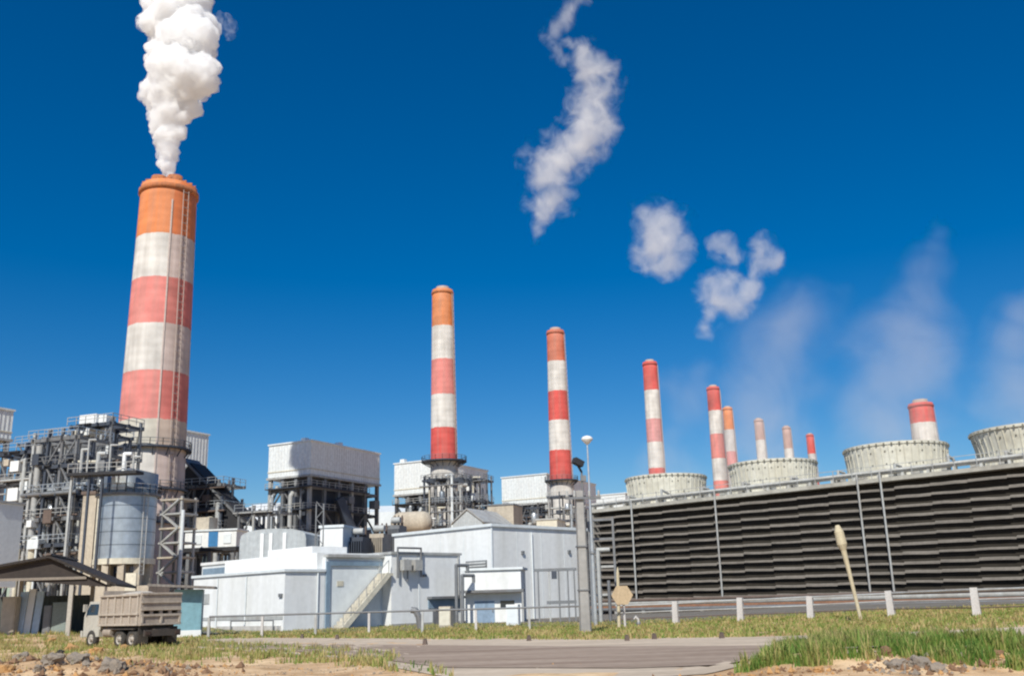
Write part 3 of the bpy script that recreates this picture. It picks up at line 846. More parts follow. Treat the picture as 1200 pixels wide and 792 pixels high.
MB().box(-.9, .9, -TR * 1.0 - .12, -TR * .94, zs_ + .35, zt_ - .35).build('hatch', GALV, tk)
hoop = MB()
for k in range(1, 5):
    z = zb_ + (zs_ - zb_) * k / 5
    hoop.lathe([(TR + .002, z), (TR + .035, z), (TR + .035, z + .1), (TR + .002, z + .1)], 56, False)
hoop.build('weld_band', SILVERD, tk)
ld = MB(); a = R(-35)
for sg in (-.3, .3):
    x, y = math.cos(a) * (TR + .3) - math.sin(a) * sg, math.sin(a) * (TR + .3) + math.cos(a) * sg
    ld.beam((x, y, zb_ - 2), (x, y, zs_), .09)
k = zb_ - 2
while k < zs_:
    ld.beam((math.cos(a) * (TR + .3) + math.sin(a) * .3, math.sin(a) * (TR + .3) - math.cos(a) * .3, k), (math.cos(a) * (TR + .3) - math.sin(a) * .3, math.sin(a) * (TR + .3) + math.cos(a) * .3, k), .07); k += .5
ld.build('ladder', STEELL, tk)
MB().lathe([(TR + .25, zb_ - .7), (TR + .25, zb_ - .002), (.01, zb_ - .002)], 40, False).build('ring_beam', CREAM, tk)
bs = MB()
for k in range(10):
    a = 2 * math.pi * k / 10
    bs.box(math.cos(a) * TR * .9 - .4, math.cos(a) * TR * .9 + .4, math.sin(a) * TR * .9 - .4, math.sin(a) * TR * .9 + .4, 4.9, zb_ - .7)
bs.build('support_leg', BEIGE, tk)
MB().box(-TR - .2, TR + 1.2, -TR - .2, TR + .2, -.3, 4.9).build('base_wall', BEIGE, tk)
MB().box(TR - 1.6, TR - .3, -TR - .45, -TR - .203, .2, 6.4).build('pilaster', CREAM, tk)

# beige column / duct beside the tank
X = gx(111, 130, 12)
t = thing('concrete_shaft', 'plain beige concrete shaft standing left against the silver tank', 'shaft', (X, 130, 0), R(-12))
MB().box(-1.3, .7, -1.2, 1.2, -.3, at(111, 580, 130).z).build('shaft_wall', BEIGE, t)
MB().box(-1.5, .9, -1.4, 1.4, at(111, 580, 130).z + .002, at(111, 580, 130).z + .4).build('cap', BROWN, t)
MB().tube([(1.35, -1.3, 0), (1.35, -1.3, 17)], .32, 12).build('pipe', CREAM, t)

# stair tower between tank and chimney
X = gx(199, 140, 10)
t = thing('stair_tower', 'narrow open steel stair tower right of the silver tank in front of the thick chimney', 'stair tower', (X, 140, 0), R(-20))
ht = at(199, 582, 140).z
for x in (-1.6, 1.6):
    for y in (0, 3): MB().box(x - .15, x + .15, y - .15, y + .15, -.3, ht).build('column', STEELL if x > 0 else STEEL, t)
n_ = 9
for k in range(n_):
    z = 1 + (ht - 1.4) * k / (n_ - 1)
    MB().box(-1.9, 1.9, -.3, 3.3, z - .12, z + .12).build('landing', STEELL if k % 2 else BEIGE, t)
    if k < n_ - 1:
        z2 = 1 + (ht - 1.4) * (k + 1) / (n_ - 1)
        a_, b_ = (-1.4, 1.4) if k % 2 else (1.4, -1.4)
        MB().beam((a_, -.2, z), (b_, -.2, z2), .5, .22).build('stair_flight', STEELL, t)
MB().tube([(2.2, -.4, 0), (2.2, -.4, ht - 2)], .26, 10).build('pipe', PALE, t)

# elevated electrical cabin with a blue panel, conveyor gallery, small hopper
X = gx(245, 150, 10)
t = thing('electrical_cabin', 'pale elevated cabin with one bright blue panel, right of the thick chimney foot', 'cabin', (X, 150, 0), R(-8))
za, zb = at(245, 641, 150).z, at(245, 622, 150).z
MB().box(-4.0, 4.2, 0, 4, za, zb).build('wall', WHITE2, t)
MB().box(-4.2, 4.4, -.2, 4.2, zb + .002, zb + .25).build('roof', PALE, t)
MB().box(-.2, 1.3, -.08, -.003, za + .1, zb - .1).build('blue_panel', BLUE, t)
MB().box(-4.1, 4.3, -.1, 4.1, za - .6, za - .003).build('floor_beam', BLACKST, t)
for x in (-3.5, 0, 3.6): MB().box(x - .25, x + .25, .2, .7, -.3, za - .6).build('leg', STEEL, t)
for x in (-2.5, 2.2): MB().box(x, x + 1.2, -.12, -.003, za + .5, zb - .5).build('louvre', PALE, t)
X = gx(212, 165, 20)
t = thing('conveyor_gallery', 'dark sloping conveyor gallery running down to the right of the thick chimney', 'conveyor', (0, 0, 0))
p, q = at(222, 556, 180), at(296, 634, 176)
MB().beam(p, q, 4.5, 5.0).build('gallery_body', BLACKST, t)
MB().beam(p + Vector((0, -.2, 2.7)), q + Vector((0, -.2, 2.7)), 5.0, .35).build('gallery_roof', STEEL, t)
for k in (.2, .5, .8):
    m_ = p.lerp(q, k); MB().beam((m_.x, m_.y, m_.z - 2.6), (m_.x, m_.y, -.3), .8).build('trestle_leg', STEEL, t)
X = gx(231, 152, 10)
t = thing('feed_hopper', 'beige square hopper standing beside the cabin with the blue panel', 'hopper', (X, 153, 0), R(-15))
za, zb = at(231, 628, 153).z, at(231, 606, 153).z
MB().box(-1.4, 1.4, 0, 2.4, za, zb).build('bin', BEIGE, t)
MB().hexa([(-.4, .9, za - 2.2), (.4, .9, za - 2.2), (-.4, 1.5, za - 2.2), (.4, 1.5, za - 2.2), (-1.4, 0, za - .003), (1.4, 0, za - .003), (-1.4, 2.4, za - .003), (1.4, 2.4, za - .003)]).build('cone', STEEL, t)
for x in (-1.2, 1.2): MB().box(x - .12, x + .12, .3, .55, -.3, za - .004).build('leg', STEEL, t)
# far white hall roofs
X = gx(285, 290, 10)
t = thing('far_hall', 'far white warehouse roof seen between the thick chimney and the large boiler house', 'warehouse', (X, 290, 0), R(-23))
MB().hexa([(-13, 0, -.3), (12, 0, -.3), (-13, 20, -.3), (12, 20, -.3), (-13, 0, 27), (12, 0, 27), (-13, 20, 34), (12, 20, 34)]).build('wall', WHITE2, t)
MB().box(-11, 10, -.1, -.003, 12, 20).build('window_band', TRIM, t)
X = gx(456, 300, 20)
t = thing('far_hall', 'far pale sheet hall seen in the gap right of the large boiler house', 'warehouse', (X, 300, 0), R(-23))
MB().hexa([(-14, 0, -.3), (6, 0, -.3), (-14, 14, -.3), (6, 14, -.3), (-14, 0, 30), (6, 0, 29), (-14, 14, 33), (6, 14, 32)]).build('wall', PALE, t)
MB().box(-12, 5, -.12, -.003, 17, 25).build('window_band', TRIM, t)

# ================================================================== MIDDLE: ridge of plant behind the white buildings
def gbox(name, label, cat, px0, px1, py0, py1, Y, dep, m, rz=0., roofm=None, base=False):
    """a block whose front spans the given picture columns and rows at distance Y"""
    X0, X1 = gx(px0, Y, 8), gx(px1, Y, 8); c = (px0 + px1) / 2
    z1, z0 = at(c, py0, Y).z, (-.3 if base else at(c, py1, Y).z)
    t = thing(name, label, cat, ((X0 + X1) / 2, Y, 0), rz)
    w_ = (X1 - X0) / 2
    MB().box(-w_, w_, 0, dep, z0, z1).build('wall', m, t)
    MB().box(-w_ - .15, w_ + .15, -.15, dep + .15, z1 + .002, z1 + .3).build('roof', roofm or STEELL, t)
    return t, w_, z0, z1


# arched transformer hall
Y = 112; X = gx(320, Y, 10)
t = thing('vaulted_hall', 'grey vaulted plant hall with white pilasters above the front parapet roof', 'hall', (X, Y, 0), R(-6))
zt2, ze = at(320, 619, Y).z, at(320, 632, Y).z
vv = []
wv = 40 * depth(Vector((X, Y, 10))) / F
n_ = 12; prof = [(-wv, -.3), (-wv, ze)] + [(-wv * math.cos(math.pi * k / n_), ze + (zt2 - ze) * math.sin(math.pi * k / n_) ** .6) for k in range(1, n_)] + [(wv, ze), (wv, -.3)]
mb = MB(); k = len(prof)
vs1 = [(x, 0, z) for x, z in prof] + [(x, 9, z) for x, z in prof]
mb.add(vs1, [tuple(range(k)), tuple(range(2 * k - 1, k - 1, -1))] + [(i, i + k, (i + 1) % k + k, (i + 1) % k) for i in range(k)])
mb.build('wall', mat('mid_grey_sheet', (.44, .47, .48), .7, scale=.5, corr=((1, 0, 0), .5)), t)
for x in (-1.2, -.2, 1.4):
    MB().box(x - .2, x + .2, -.15, -.003, 2, zt2 - .5).build('pilaster', WHITE2, t)
# lattice post right of the hall
t = thing('lattice_mast', 'slim grey lattice post in front of the dark boiler steelwork', 'mast', (gx(374, 105, 8), 105, 0))
hm = at(374, 590, 105).z
for x in (-.4, .4):
    MB().beam((x, 0, -.3), (x, 0, hm), .12).build('leg', STEEL, t)
br = MB(); z = 0
while z < hm - 1: br.beam((-.4, 0, z), (.4, 0, z + .9), .08); br.beam((.4, 0, z + .9), (-.4, 0, z + 1.8), .08); z += 1.8
br.build('brace', STEEL, t)
# low roof plant: transformers and coolers behind the front blocks
t, w_, z0, z1 = gbox('plant_room', 'low white plant room behind the block with the outside stair', 'plant room', 374, 402, 618, 645, 116, 6, WHITE2, R(-10), PALE, True)
rnd = random.Random(4)
for k, (a, b_, c_, d_, Y, m, lab) in enumerate([
    (402, 428, 626, 645, 118, DARKST, 'dark transformer with fins right of the low white plant room'),
    (430, 452, 622, 645, 122, BEIGE, 'beige transformer with fins left of the big white hall'),
    (452, 470, 612, 640, 128, STEEL, 'grey tall transformer with fins behind the left end of the big white hall')]):
    X0, X1 = gx(a, Y, 8), gx(b_, Y, 8); zt3 = at((a + b_) / 2, c_ + 3, Y).z
    t = thing('transformer', lab, 'transformer', ((X0 + X1) / 2, Y, 0), R(-12), 'transformers behind the front blocks')
    w_ = (X1 - X0) / 2
    MB().box(-w_ * .8, w_ * .8, 0, 3, 3.5, zt3).build('tank', m, t)
    fn = MB()
    for i in range(8): x = -w_ * .75 + w_ * 1.5 * i / 7; fn.box(x - .05, x + .05, -.5, -.003, 4, zt3 - .5)
    fn.build('fin', m, t)
    MB().cyl((-w_ * .6, 1, zt3 + .7), (w_ * .6, 1, zt3 + .7), .4, .4, 12).build('conservator', STEELL, t)
    for i in range(3): MB().lathe([(.14, zt3 - .01), (.2, zt3 + .3), (.12, zt3 + .6), (.18, zt3 + .9), (.08, zt3 + 1.4)], 10, True, (-w_ * .5 + i * w_ * .5, 2)).build('bushing', BROWN, t)
    MB().box(-w_, w_, -.6, 3.4, -.3, 3.5).build('plinth', CONC, t)
# rounded beige tank and grey gabled house before the second chimney
X = gx(484, 190, 15)
t = thing('bullet_tank', 'beige rounded horizontal tank in front of the white boiler house with the tallest slim chimney', 'tank', (X, 190, 0), R(-10))
z = at(484, 612, 190).z
mb = MB(); mb.cyl((-2.3, 0, z), (1.8, 0, z), 2.1, 2.1, 24); mb.ball((-2.3, 0, z), 2.08, 20, 12); mb.ball((1.8, 0, z), 2.08, 20, 12); mb.build('shell', BEIGE, t)
for x in (-2, 1.6): MB().box(x - .3, x + .3, -1.2, 1.2, -.3, z - 1.6).build('saddle', STEEL, t)
Y = 185; X = gx(548, Y, 15)
t = thing('gabled_house', 'grey gabled sheet house rising behind the roof of the big white hall', 'plant house', (X, Y, 0), R(-28))
ze, zr = at(548, 612, Y).z, at(548, 597, Y).z
MB().add([(-3.2, 0, -.3), (3.2, 0, -.3), (3.2, 0, ze), (0, 0, zr), (-3.2, 0, ze), (-3.2, 11, -.3), (3.2, 11, -.3), (3.2, 11, ze), (0, 11, zr), (-3.2, 11, ze)],
         [(0, 1, 2, 3, 4), (9, 8, 7, 6, 5), (0, 5, 6, 1), (1, 6, 7, 2), (4, 9, 5, 0)]).build('wall', mat('mid_grey_sheet', (.36, .38, .38), .7), t)
MB().add([(-3.6, -.3, ze - .2), (0, -.3, zr + .03), (0, 11.3, zr + .03), (-3.6, 11.3, ze - .2), (-3.6, -.3, ze), (0, -.3, zr + .3), (0, 11.3, zr + .3), (-3.6, 11.3, ze)],
         [(0, 3, 2, 1), (4, 5, 6, 7), (0, 1, 5, 4), (3, 7, 6, 2), (0, 4, 7, 3), (1, 2, 6, 5)]).add(
         [(3.6, -.3, ze - .2), (.003, -.3, zr + .03), (.003, 11.3, zr + .03), (3.6, 11.3, ze - .2), (3.6, -.3, ze), (.003, -.3, zr + .3), (.003, 11.3, zr + .3), (3.6, 11.3, ze)],
         [(0, 1, 2, 3), (4, 7, 6, 5), (0, 4, 5, 1), (3, 2, 6, 7), (0, 3, 7, 4), (1, 5, 6, 2)]).build('roof', STEELL, t)
gbox('plant_room', 'beige sheet plant room between the grey gabled house and the white boiler house', 'plant room', 572, 604, 592, 620, 195, 7, BEIGE, R(-15), STEEL, True)
gbox('plant_room', 'cream plant room low in front of the boiler house by the lamp post chimney', 'plant room', 630, 655, 609, 622, 180, 7, CREAM, R(-15), STEELL, True)
pipe_rack('slim pipe rack of grey steel around the foot of the tallest slim chimney', 519, 238, 556, 3, 2, 3.2, 3, 6, 31)
pipe_rack('right pipe rack beside the foot of the tallest slim chimney', 553, 246, 556, 2, 2, 3.2, 3, 6, 32)
pipe_rack('low pipe rack at the foot of the chimney next to the lamp post', 665, 280, 575, 3, 1, 3.2, 3, 5, 33)
pipe_rack('dark low pipe rack in the gap between the two middle boiler houses', 612, 285, 590, 3, 1, 3.5, 3, 4, 34)
pipe_rack('pipe rack around the foot of the very thick chimney', 232, 176, 560, 3, 2, 3.0, 3, 6, 35)
pipe_rack('pipe rack with small boxes left of the large boiler house', 296, 170, 592, 2, 2, 3.0, 3, 4, 36)

# ================================================================== WHITE BUILDINGS (45 degree grid)
GROT = math.atan2(-.688, .727)            # local x runs towards the right and the camera, local y runs back to the right


def grid_thing(name, label, cat, X, Y, z=0.0): return thing(name, label, cat, (X, Y, z), GROT)


# big hall: near corner at picture column 577
Y = 95; X = gx(577, Y, 5); zc = at(577, 616.5, Y).z
bh = grid_thing('white_hall', 'big plain white hall with a louvred opening, behind the low blocks at the centre', 'building', X, Y)
MB().box(-14.5, 0, 0, 14, -.3, zc).build('wall', WHITE2, bh)
MB().box(-14.7, .2, -.2, 14.2, zc + .002, zc + .28).build('roof', PALE, bh)
MB().box(-3.6, -.7, -.05, -.003, zc - 5.4, zc - 3.1).build('louvre_frame', STEEL, bh)
lv = MB()
for k in range(8): z = zc - 5.3 + k * .27; lv.hexa([(-3.5, -.16, z), (-.8, -.16, z), (-3.5, -.12, z), (-.8, -.12, z), (-3.5, -.07, z + .2), (-.8, -.07, z + .2), (-3.5, -.055, z + .2), (-.8, -.055, z + .2)])
lv.build('louvre', STEELL, bh)
MB().box(-.04, .08, -.08, .04, -.3, zc - .003).build('corner_trim', PALE, bh)
MB().tube([(.12, 5.5, 0), (.12, 5.5, zc - .4)], .07, 8).build('downpipe', PALE, bh)
sj = MB()
for y in (3.5, 7.0, 10.5): sj.box(.002, .02, y - .03, y + .03, -.3, zc - .05)
for x in (-11, -7.3, -3.9): sj.box(x - .03, x + .03, -.02, -.002, -.3, zc - .05)
sj.build('sheet_joint', PALE, bh)
lp = MB(); lp.box(.003, .22, 4, 4.3, 6.2, 6.5); lp.box(.003, .22, 11, 11.3, 6.4, 6.7); lp.build('wall_lamp', STEEL, bh)

# front block A with pale lower wall
Y = 75; X = gx(333, Y, 2); zA = at(333, 669.5, Y).z
ba = grid_thing('low_block', 'long low white block at the left with pale grey end wall', 'building', X, Y)
MB().box(-13.5, 0, 0, 3.6, -.3, zA).build('wall', WHITE2, ba)
MB().box(-13.7, .15, -.15, 3.6, zA + .002, zA + .2).build('roof', PALE, ba)
MB().box(-13.4, -.1, -.04, -.003, .9, 1.15).build('wall_pipe', STEELL, ba)
MB().box(-9, -.3, -.35, -.004, -.3, .45).build('plinth', CONCL, ba)
MB().tube([(-6.5, -.5, .0), (-6.5, -.5, .85), (-.6, -.5, .85), (-.6, -.5, 0)], .05, 8).build('low_rail', STEEL, ba)

for k, x in enumerate((-9.5, -5.2)): MB().tube([(x, -.09, -.2), (x, -.09, zA - .15)], .06, 8).build('downpipe', PALE, ba)
MB().box(-.62, -.2, -.14, -.004, 2.5, 2.75).build('wall_lamp', STEEL, ba)
MB().box(-12, -10.8, -.05, -.003, 2.2, 3.0).build('vent_grille', STEELL, ba)
MB().tube([(.09, 2.9, -.2), (.09, 2.9, zA - .1)], .06, 8).build('downpipe', PALE, ba)
# block C: parapet building with stair
Xc = X + .688 * 3.65; Yc = Y + .727 * 3.65
zC = at(380, 651, Yc).z
bc = grid_thing('stair_block', 'pale block framed in blue grey with an outside stair and a white parapet roof', 'building', Xc, Yc)
MB().box(-13.5, 0, 0, 5.6, -.3, zC - .1).build('wall', PALE, bc)
MB().box(-.3, .3, .0, 5.7, zC - .098, zC + .12).build('roof_edge', STEELL, bc)
zp = at(380, 643, Yc).z
MB().box(-13.9, -.31, -.6, 5.5, zC - 1.45, zC + .25).build('parapet', WHITE2, bc)
MB().box(-13.5, -.35, -.3, -.003, zC - 1.75, zC - 1.452).build('parapet_soffit', BEIGE, bc)
fr = MB(); fr.box(.003, .14, .02, .38, -.3, zC - .75); fr.box(.003, .14, .02, 5.5, zC - .748, zC - .42)
fr.build('frame', TRIM, bc)
MB().box(.004, .05, 1.1, 1.7, zC - 2.3, zC - 1.9).build('wall_plate', CREAM, bc)
st = MB(); nst = 16; y0s, y1s, z0s, z1s = .7, 5.1, .1, zC - 1.35
for k in range(nst):
    t_ = k / nst; st.box(.25, 1.45, y0s + (y1s - y0s) * t_, y0s + (y1s - y0s) * (k + 1) / nst, z0s + (z1s - z0s) * t_ - .25, z0s + (z1s - z0s) * (k + 1) / nst)
so = st.build('stair', mat('cream_stair_concrete', (.56, .52, .43), .85, scale=1.5, dirt=(.3, .27, .22), dirt_amt=.5), bc)
MB().beam((1.43, y0s, z0s - .1), (1.43, y1s, z1s - .1), .12, .42).build('stringer', CREAM, so)
rl = MB(); rl.beam((1.42, y0s, z0s + 1.0), (1.42, y1s, z1s + 1.0), .05)
for k in range(7): t_ = k / 6; yy, z_ = y0s + (y1s - y0s) * t_, z0s + (z1s - z0s) * t_; rl.beam((1.42, yy, z_), (1.42, yy, z_ + 1.0), .045)
rl.build('handrail', STEELL, so)
MB().box(.25, 1.45, 5.1, 5.55, z1s - .2, z1s).build('landing', CREAM, bc)
MB().box(-10.5, -4, 1.5, 5, zC + .052, zC + 1.0).build('roof_unit', WHITE2, bc)

# upper fascia behind block A, to the left
Xf = gx(245, 92, 5)
t = grid_thing('sheet_annex', 'low grey blue sheet annex behind the long low white block', 'building', gx(290, 86, 4), 88)
zf = at(250, 661, 92).z
MB().box(-9, 4, 0, 5, -.3, zf).build('wall', PALE, t)
MB().box(-9.1, 4.1, -.12, 5.1, zf + .002, zf + .25).build('roof', WHITE2, t)
MB().box(-8.8, 3.9, -.03, -.003, zf - .9, zf - .3).build('fascia', TRIM, t)

# block D with the rooftop pipes
Xd = Xc + .688 * 5.6 + .727 * 1.15; Yd = Yc + .727 * 5.6 - .688 * 1.15
zD = at(457, 649, Yd).z
MB().tube([(.1, 5.2, z1s + .1), (.1, 5.2, zC - .5)], .05, 8).build('conduit', STEELL, bc)
bd_ = grid_thing('pipe_block', 'white block with pipework at its roof corner, right of the outside stair', 'building', Xd, Yd)
MB().box(-6, 0, 0, 7.6, -.3, zD).build('wall', WHITE2, bd_)
MB().box(-6.1, .12, -.12, 7.72, zD + .002, zD + .2).build('roof', STEELL, bd_)
ac = MB()
for k in range(2): ac.box(.25, .75, .7 + k * 1.2, 1.5 + k * 1.2, zD - 1.3, zD - .45)
ac.build('air_conditioner', STEELL, bd_)
pp = MB(); pp.tube([(.3, .4, zD - 1.9), (.3, .4, zD + .5), (.3, 2.9, zD + .5), (.3, 2.9, zD - 1.8)], .08, 8); pp.tube([(.35, 1.4, zD - 2.2), (.35, 1.4, zD - .4)], .06, 8); pp.build('pipe', STEEL, bd_)
MB().box(.003, .12, 3.9, 7.5, 1.35, 2.1).build('blue_window_band', TRIM, bd_)
MB().box(.003, .6, 3.8, 7.6, 2.102, 2.3).build('window_hood', STEEL, bd_)
MB().box(.003, .06, 4.4, 7.2, .1, 1.1).build('shutter', STEEL, bd_)
MB().box(.002, .03, 2.9, 2.98, -.3, zD - .05).build('sheet_joint', PALE, bd_)
MB().tube([(.1, 7.3, 2.4), (.1, 7.3, zD - .1)], .06, 8).build('downpipe', STEELL, bd_)
MB().box(.003, .22, 3.3, 3.6, 3.9, 4.1).build('wall_lamp', STEEL, bd_)
MB().box(.004, .03, .0, 7.5, .0, .25).build('plinth', CONC, bd_)

# small annex with blue door and canopy
Y = 86; X = gx(548, Y, 2)
t = thing('door_annex', 'small white annex with blue door and dark canopy before the big white hall', 'annex', (X, Y, 0), R(-6))
zt4 = at(570, 668, Y).z
MB().box(-.2, 4.6, 0, 4, -.3, zt4).build('wall', WHITE2, t)
MB().box(-.4, 4.8, -.2, 4.2, zt4 + .002, zt4 + .2).build('roof', PALE, t)
MB().box(-.5, 4.9, -1.0, -.003, at(570, 694, Y).z, at(570, 691, Y).z).build('canopy', STEEL, t)
d_ = MB().box(.6, 2.3, -.06, -.003, -.2, at(570, 704, Y).z).build('door', mat('blue_grey_door', (.25, .34, .45), .5, scale=1), t)
MB().box(2.1, 2.2, -.12, -.062, .9, 1.1).build('handle', STEEL, d_)
MB().box(2.8, 4.0, -.05, -.003, 1.2, at(570, 704, Y).z).build('window', GLASS, t)
for x in (-.4, 4.8): MB().box(x - .07, x + .07, -.95, -.81, -.3, at(570, 694, Y).z).build('canopy_post', STEELL, t)
# tall bent pipes between annex and block D
for k, (px, pyt, lab) in enumerate(((535, 662, 'taller grey bent pipe rising left of the annex with the blue door'), (542, 674, 'shorter grey bent pipe close beside the annex with the blue door'))):
    X = gx(px, 83.5, 2); zt5 = at(px, pyt, 83.5).z
    o = MB().tube([(0, 0, -.3), (0, 0, zt5), (.9, .9, zt5), (.9, .9, zt5 - .6)], .14, 10).build('bent_pipe', STEEL); o.location = (X, 83.5, 0)
    tag(o, lab, 'pipe', 'bent pipes by the annex')
# electrical kiosk and bent duct at the fence
X = gx(488, 66, 1)
o = MB().tube([(-.35, 0, 1.35), (-.05, 0, 1.3), (.15, 0, .9), (.3, 0, -.3)], .2, 12).build('bent_duct', STEEL); o.location = (X, 66, hgt(X, 66)); tag(o, 'dark bent duct coming out of the ground by the left pipe fence', 'duct')
for px, lab in ((521, 'small beige control cabinet on the grass before the pipework block'), (600, 'narrow white control cabinet right of the blue door')):
    X = gx(px, 72, 1); t = thing('control_cabinet', lab, 'cabinet', (X, 72, 0), R(-20), 'control cabinets on the verge')
    MB().box(-.45, .45, 0, .5, .1, 1.5).build('case', BEIGE if px == 521 else WHITE2, t); MB().box(-.4, .4, -.03, -.003, .2, 1.4).build('door', CREAM if px == 521 else PALE, t)
    MB().box(-.5, .5, -.05, .55, -.3, .098).build('plinth', CONC, t)

# gantry frame in front of the hall
Y = 78; t = thing('pipe_gantry', 'thin grey steel gantry with two beams left of the concrete pole', 'gantry', (gx(652, Y, 3), Y, 0), R(-4))
za, zb = at(652, 667, Y).z, at(652, 705, Y).z
MB().box(-1.7, 1.6, -.1, .1, za - .12, za + .1).build('beam', STEEL, t)
MB().box(-.8, 1.5, -.09, .09, zb - .15, zb + .1).build('beam', STEEL, t)
for x in (-1.4, -.55, .2, .9, 1.4): MB().box(x - .06, x + .06, -.07, .07, -.3, za - .123).build('post', STEEL if x != -.55 else STEELL, t)
MB().box(-.35, .05, -.2, .2, za - .7, za - .124).build('hung_box', DARKST, t)

# ================================================================== POLES AND LAMPS
Y = 52; X = gx(682, Y, 3.5)
cp = thing('utility_pole', 'thick square grey concrete pole left of the cooling tower', 'pole', (X, Y, hgt(X, Y)), R(8))
hp_ = at(680, 575, Y).z
MB().hexa([(-.24, -.24, -.3), (.24, -.24, -.3), (-.24, .24, -.3), (.24, .24, -.3), (-.18, -.18, hp_), (.18, -.18, hp_), (-.18, .18, hp_), (.18, .18, hp_)]).build('shaft', CONC, cp)
MB().beam((-.8, -.28, hp_ - .4), (1.1, -.28, hp_ - .4), .1, .12).build('cross_arm', STEEL, cp)
for x in (-.7, -.3, .5, 1.0): MB().lathe([(.05, hp_ - .34), (.09, hp_ - .25), (.05, hp_ - .18), (.08, hp_ - .1), (.03, hp_)], 10, True, (x, -.28)).build('insulator', STEELL, cp)
for z in (2.1, 4.3): MB().box(-.26, .26, -.26, .26, z, z + .07).build('clamp_band', STEEL, cp)
MB().tube([(.29, -.1, -.3), (.25, -.1, 5.6)], .045, 8).build('conduit', STEEL, cp)

Y = 64; X = gx(697.5, Y, 1)
lpz = at(690.5, 515, Y).z
lp_ = thing('lamp_post', 'very tall slim pale lamp post with a round white lamp', 'lamp post', (X, Y, hgt(X, Y)))
MB().cyl((0, 0, -.3), (0, 0, 4.5), .13, .11, 14).cyl((0, 0, 4.5), (0, 0, lpz - .3), .10, .05, 12).build('pole', GALV, lp_)
MB().lathe([(.01, lpz - .35), (.16, lpz - .25), (.36, lpz - .02), (.39, lpz + .06), (.28, lpz + .2), (.01, lpz + .28)], 24).build('lamp_head', mat('white_lamp_cover', (.8, .8, .78), .4, scale=2), lp_)
MB().lathe([(.2, 4.5), (.2, 4.62), (.131, 4.66)], 12).build('collar', STEEL, lp_)
Y = 70; X = gx(686, Y, 9); z2 = at(685, 552, Y).z
t = thing('floodlight_mast', 'dark floodlight on a slim mast just left of the tall lamp post', 'floodlight', (gx(689, Y, 1), Y, hgt(0, Y)))
MB().cyl((0, 0, -.3), (0, 0, z2), .09, .07, 10).build('mast', STEEL, t)
MB().beam((0, 0, z2 - .05), (-.35, -.25, z2 + .55), .12).build('bracket', DARKST, t)
MB().beam((-.55, -.5, z2 + .75), (.05, -.2, z2 + .45), .5, .42).build('lamp_head', BLACKST, t)
MB().beam((-.1, 0, z2 - .5), (.3, 0, z2 - .5), .28, .4).build('ballast_box', STEEL, t)

# steel stub frame between pole and tower end
t = thing('valve_frame', 'small grey steel frame with valve pipes at the left end of the cooling tower', 'valve frame', (gx(708, 74, 2), 74, 0), R(-10))
for x in (-.9, .9): MB().box(x - .08, x + .08, -.08, .08, -.3, 8.2 if x < 0 else 7.6).build('post', STEEL, t)
for z in (2.0, 4.0, 6.0, 7.4): MB().box(-.98, .98, -.06, .06, z - .08, z + .08).build('beam', STEELL if z < 5 else STEEL, t)
MB().tube([(-.3, -.2, -.3), (-.3, -.2, 5.2), (.6, -.2, 5.2)], .16, 10).build('pipe', STEELL, t)
MB().tube([(.4, -.25, -.3), (.4, -.25, 3.0)], .12, 10).build('pipe', STEEL, t)

# ================================================================== FENCES
pts = [(792, 63.0), (868, 61), (950, 58.5), (1045, 55), (1145, 48.5), (1262, 45)]
P = [Vector((gx(px, Y, .5), Y, 0)) for px, Y in pts]
for p in P: p.z = hgt(p.x, p.y)
fn = thing('post_fence', 'chunky white concrete post fence with thin rails in front of the cooling tower', 'fence', P[0])
pole_mesh = None
for p in P:
    q = p - P[0]
    mb = MB(); hgt_ = 1.36 + random.uniform(-.06, .06); ww = .19
    mb.hexa([(-ww, -ww, -.3), (ww, -ww, -.3), (-ww, ww, -.3), (ww, ww, -.3), (-ww * .85, -ww * .85, hgt_), (ww * .85, -ww * .85, hgt_), (-ww * .85, ww * .85, hgt_), (ww * .85, ww * .85, hgt_)])
    o = mb.build('post', WPOST, fn); o.location = q; o.rotation_euler = (random.uniform(-.03, .03), random.uniform(-.04, .04), R(-30))
Q = [p - P[0] for p in P]; Q0 = Vector((gx(722, 64, .5), 64, 0)) - P[0]; Q0.z += hgt(0, 64)
for h_, r_ in ((1.24, .05), (.80, .04), (.42, .03)):
    for a, b_ in zip([Q0] + Q, Q):
        MB().cyl(a + Vector((0, 0, h_)), b_ + Vector((0, 0, h_ + random.uniform(-.03, .03))), r_, r_, 8).build('rail', STEELL if h_ != .42 else BROWN, fn)

pf = thing('pipe_fence', 'long low grey pipe rail on short posts in front of the white buildings', 'fence', (0, 62, 0))
xs = [gx(245 + i * 62.5, 62, 1) for i in range(8)]
MB().tube([(xs[0], 0, 1.30), (xs[-1], 0, 1.30)], .055, 8).build('rail', STEEL, pf)
for i, x in enumerate(xs):
    MB().box(x - .07, x + .07, -.07, .07, -.3, 1.245).build('post', WPOST if i % 2 else STEELL, pf)

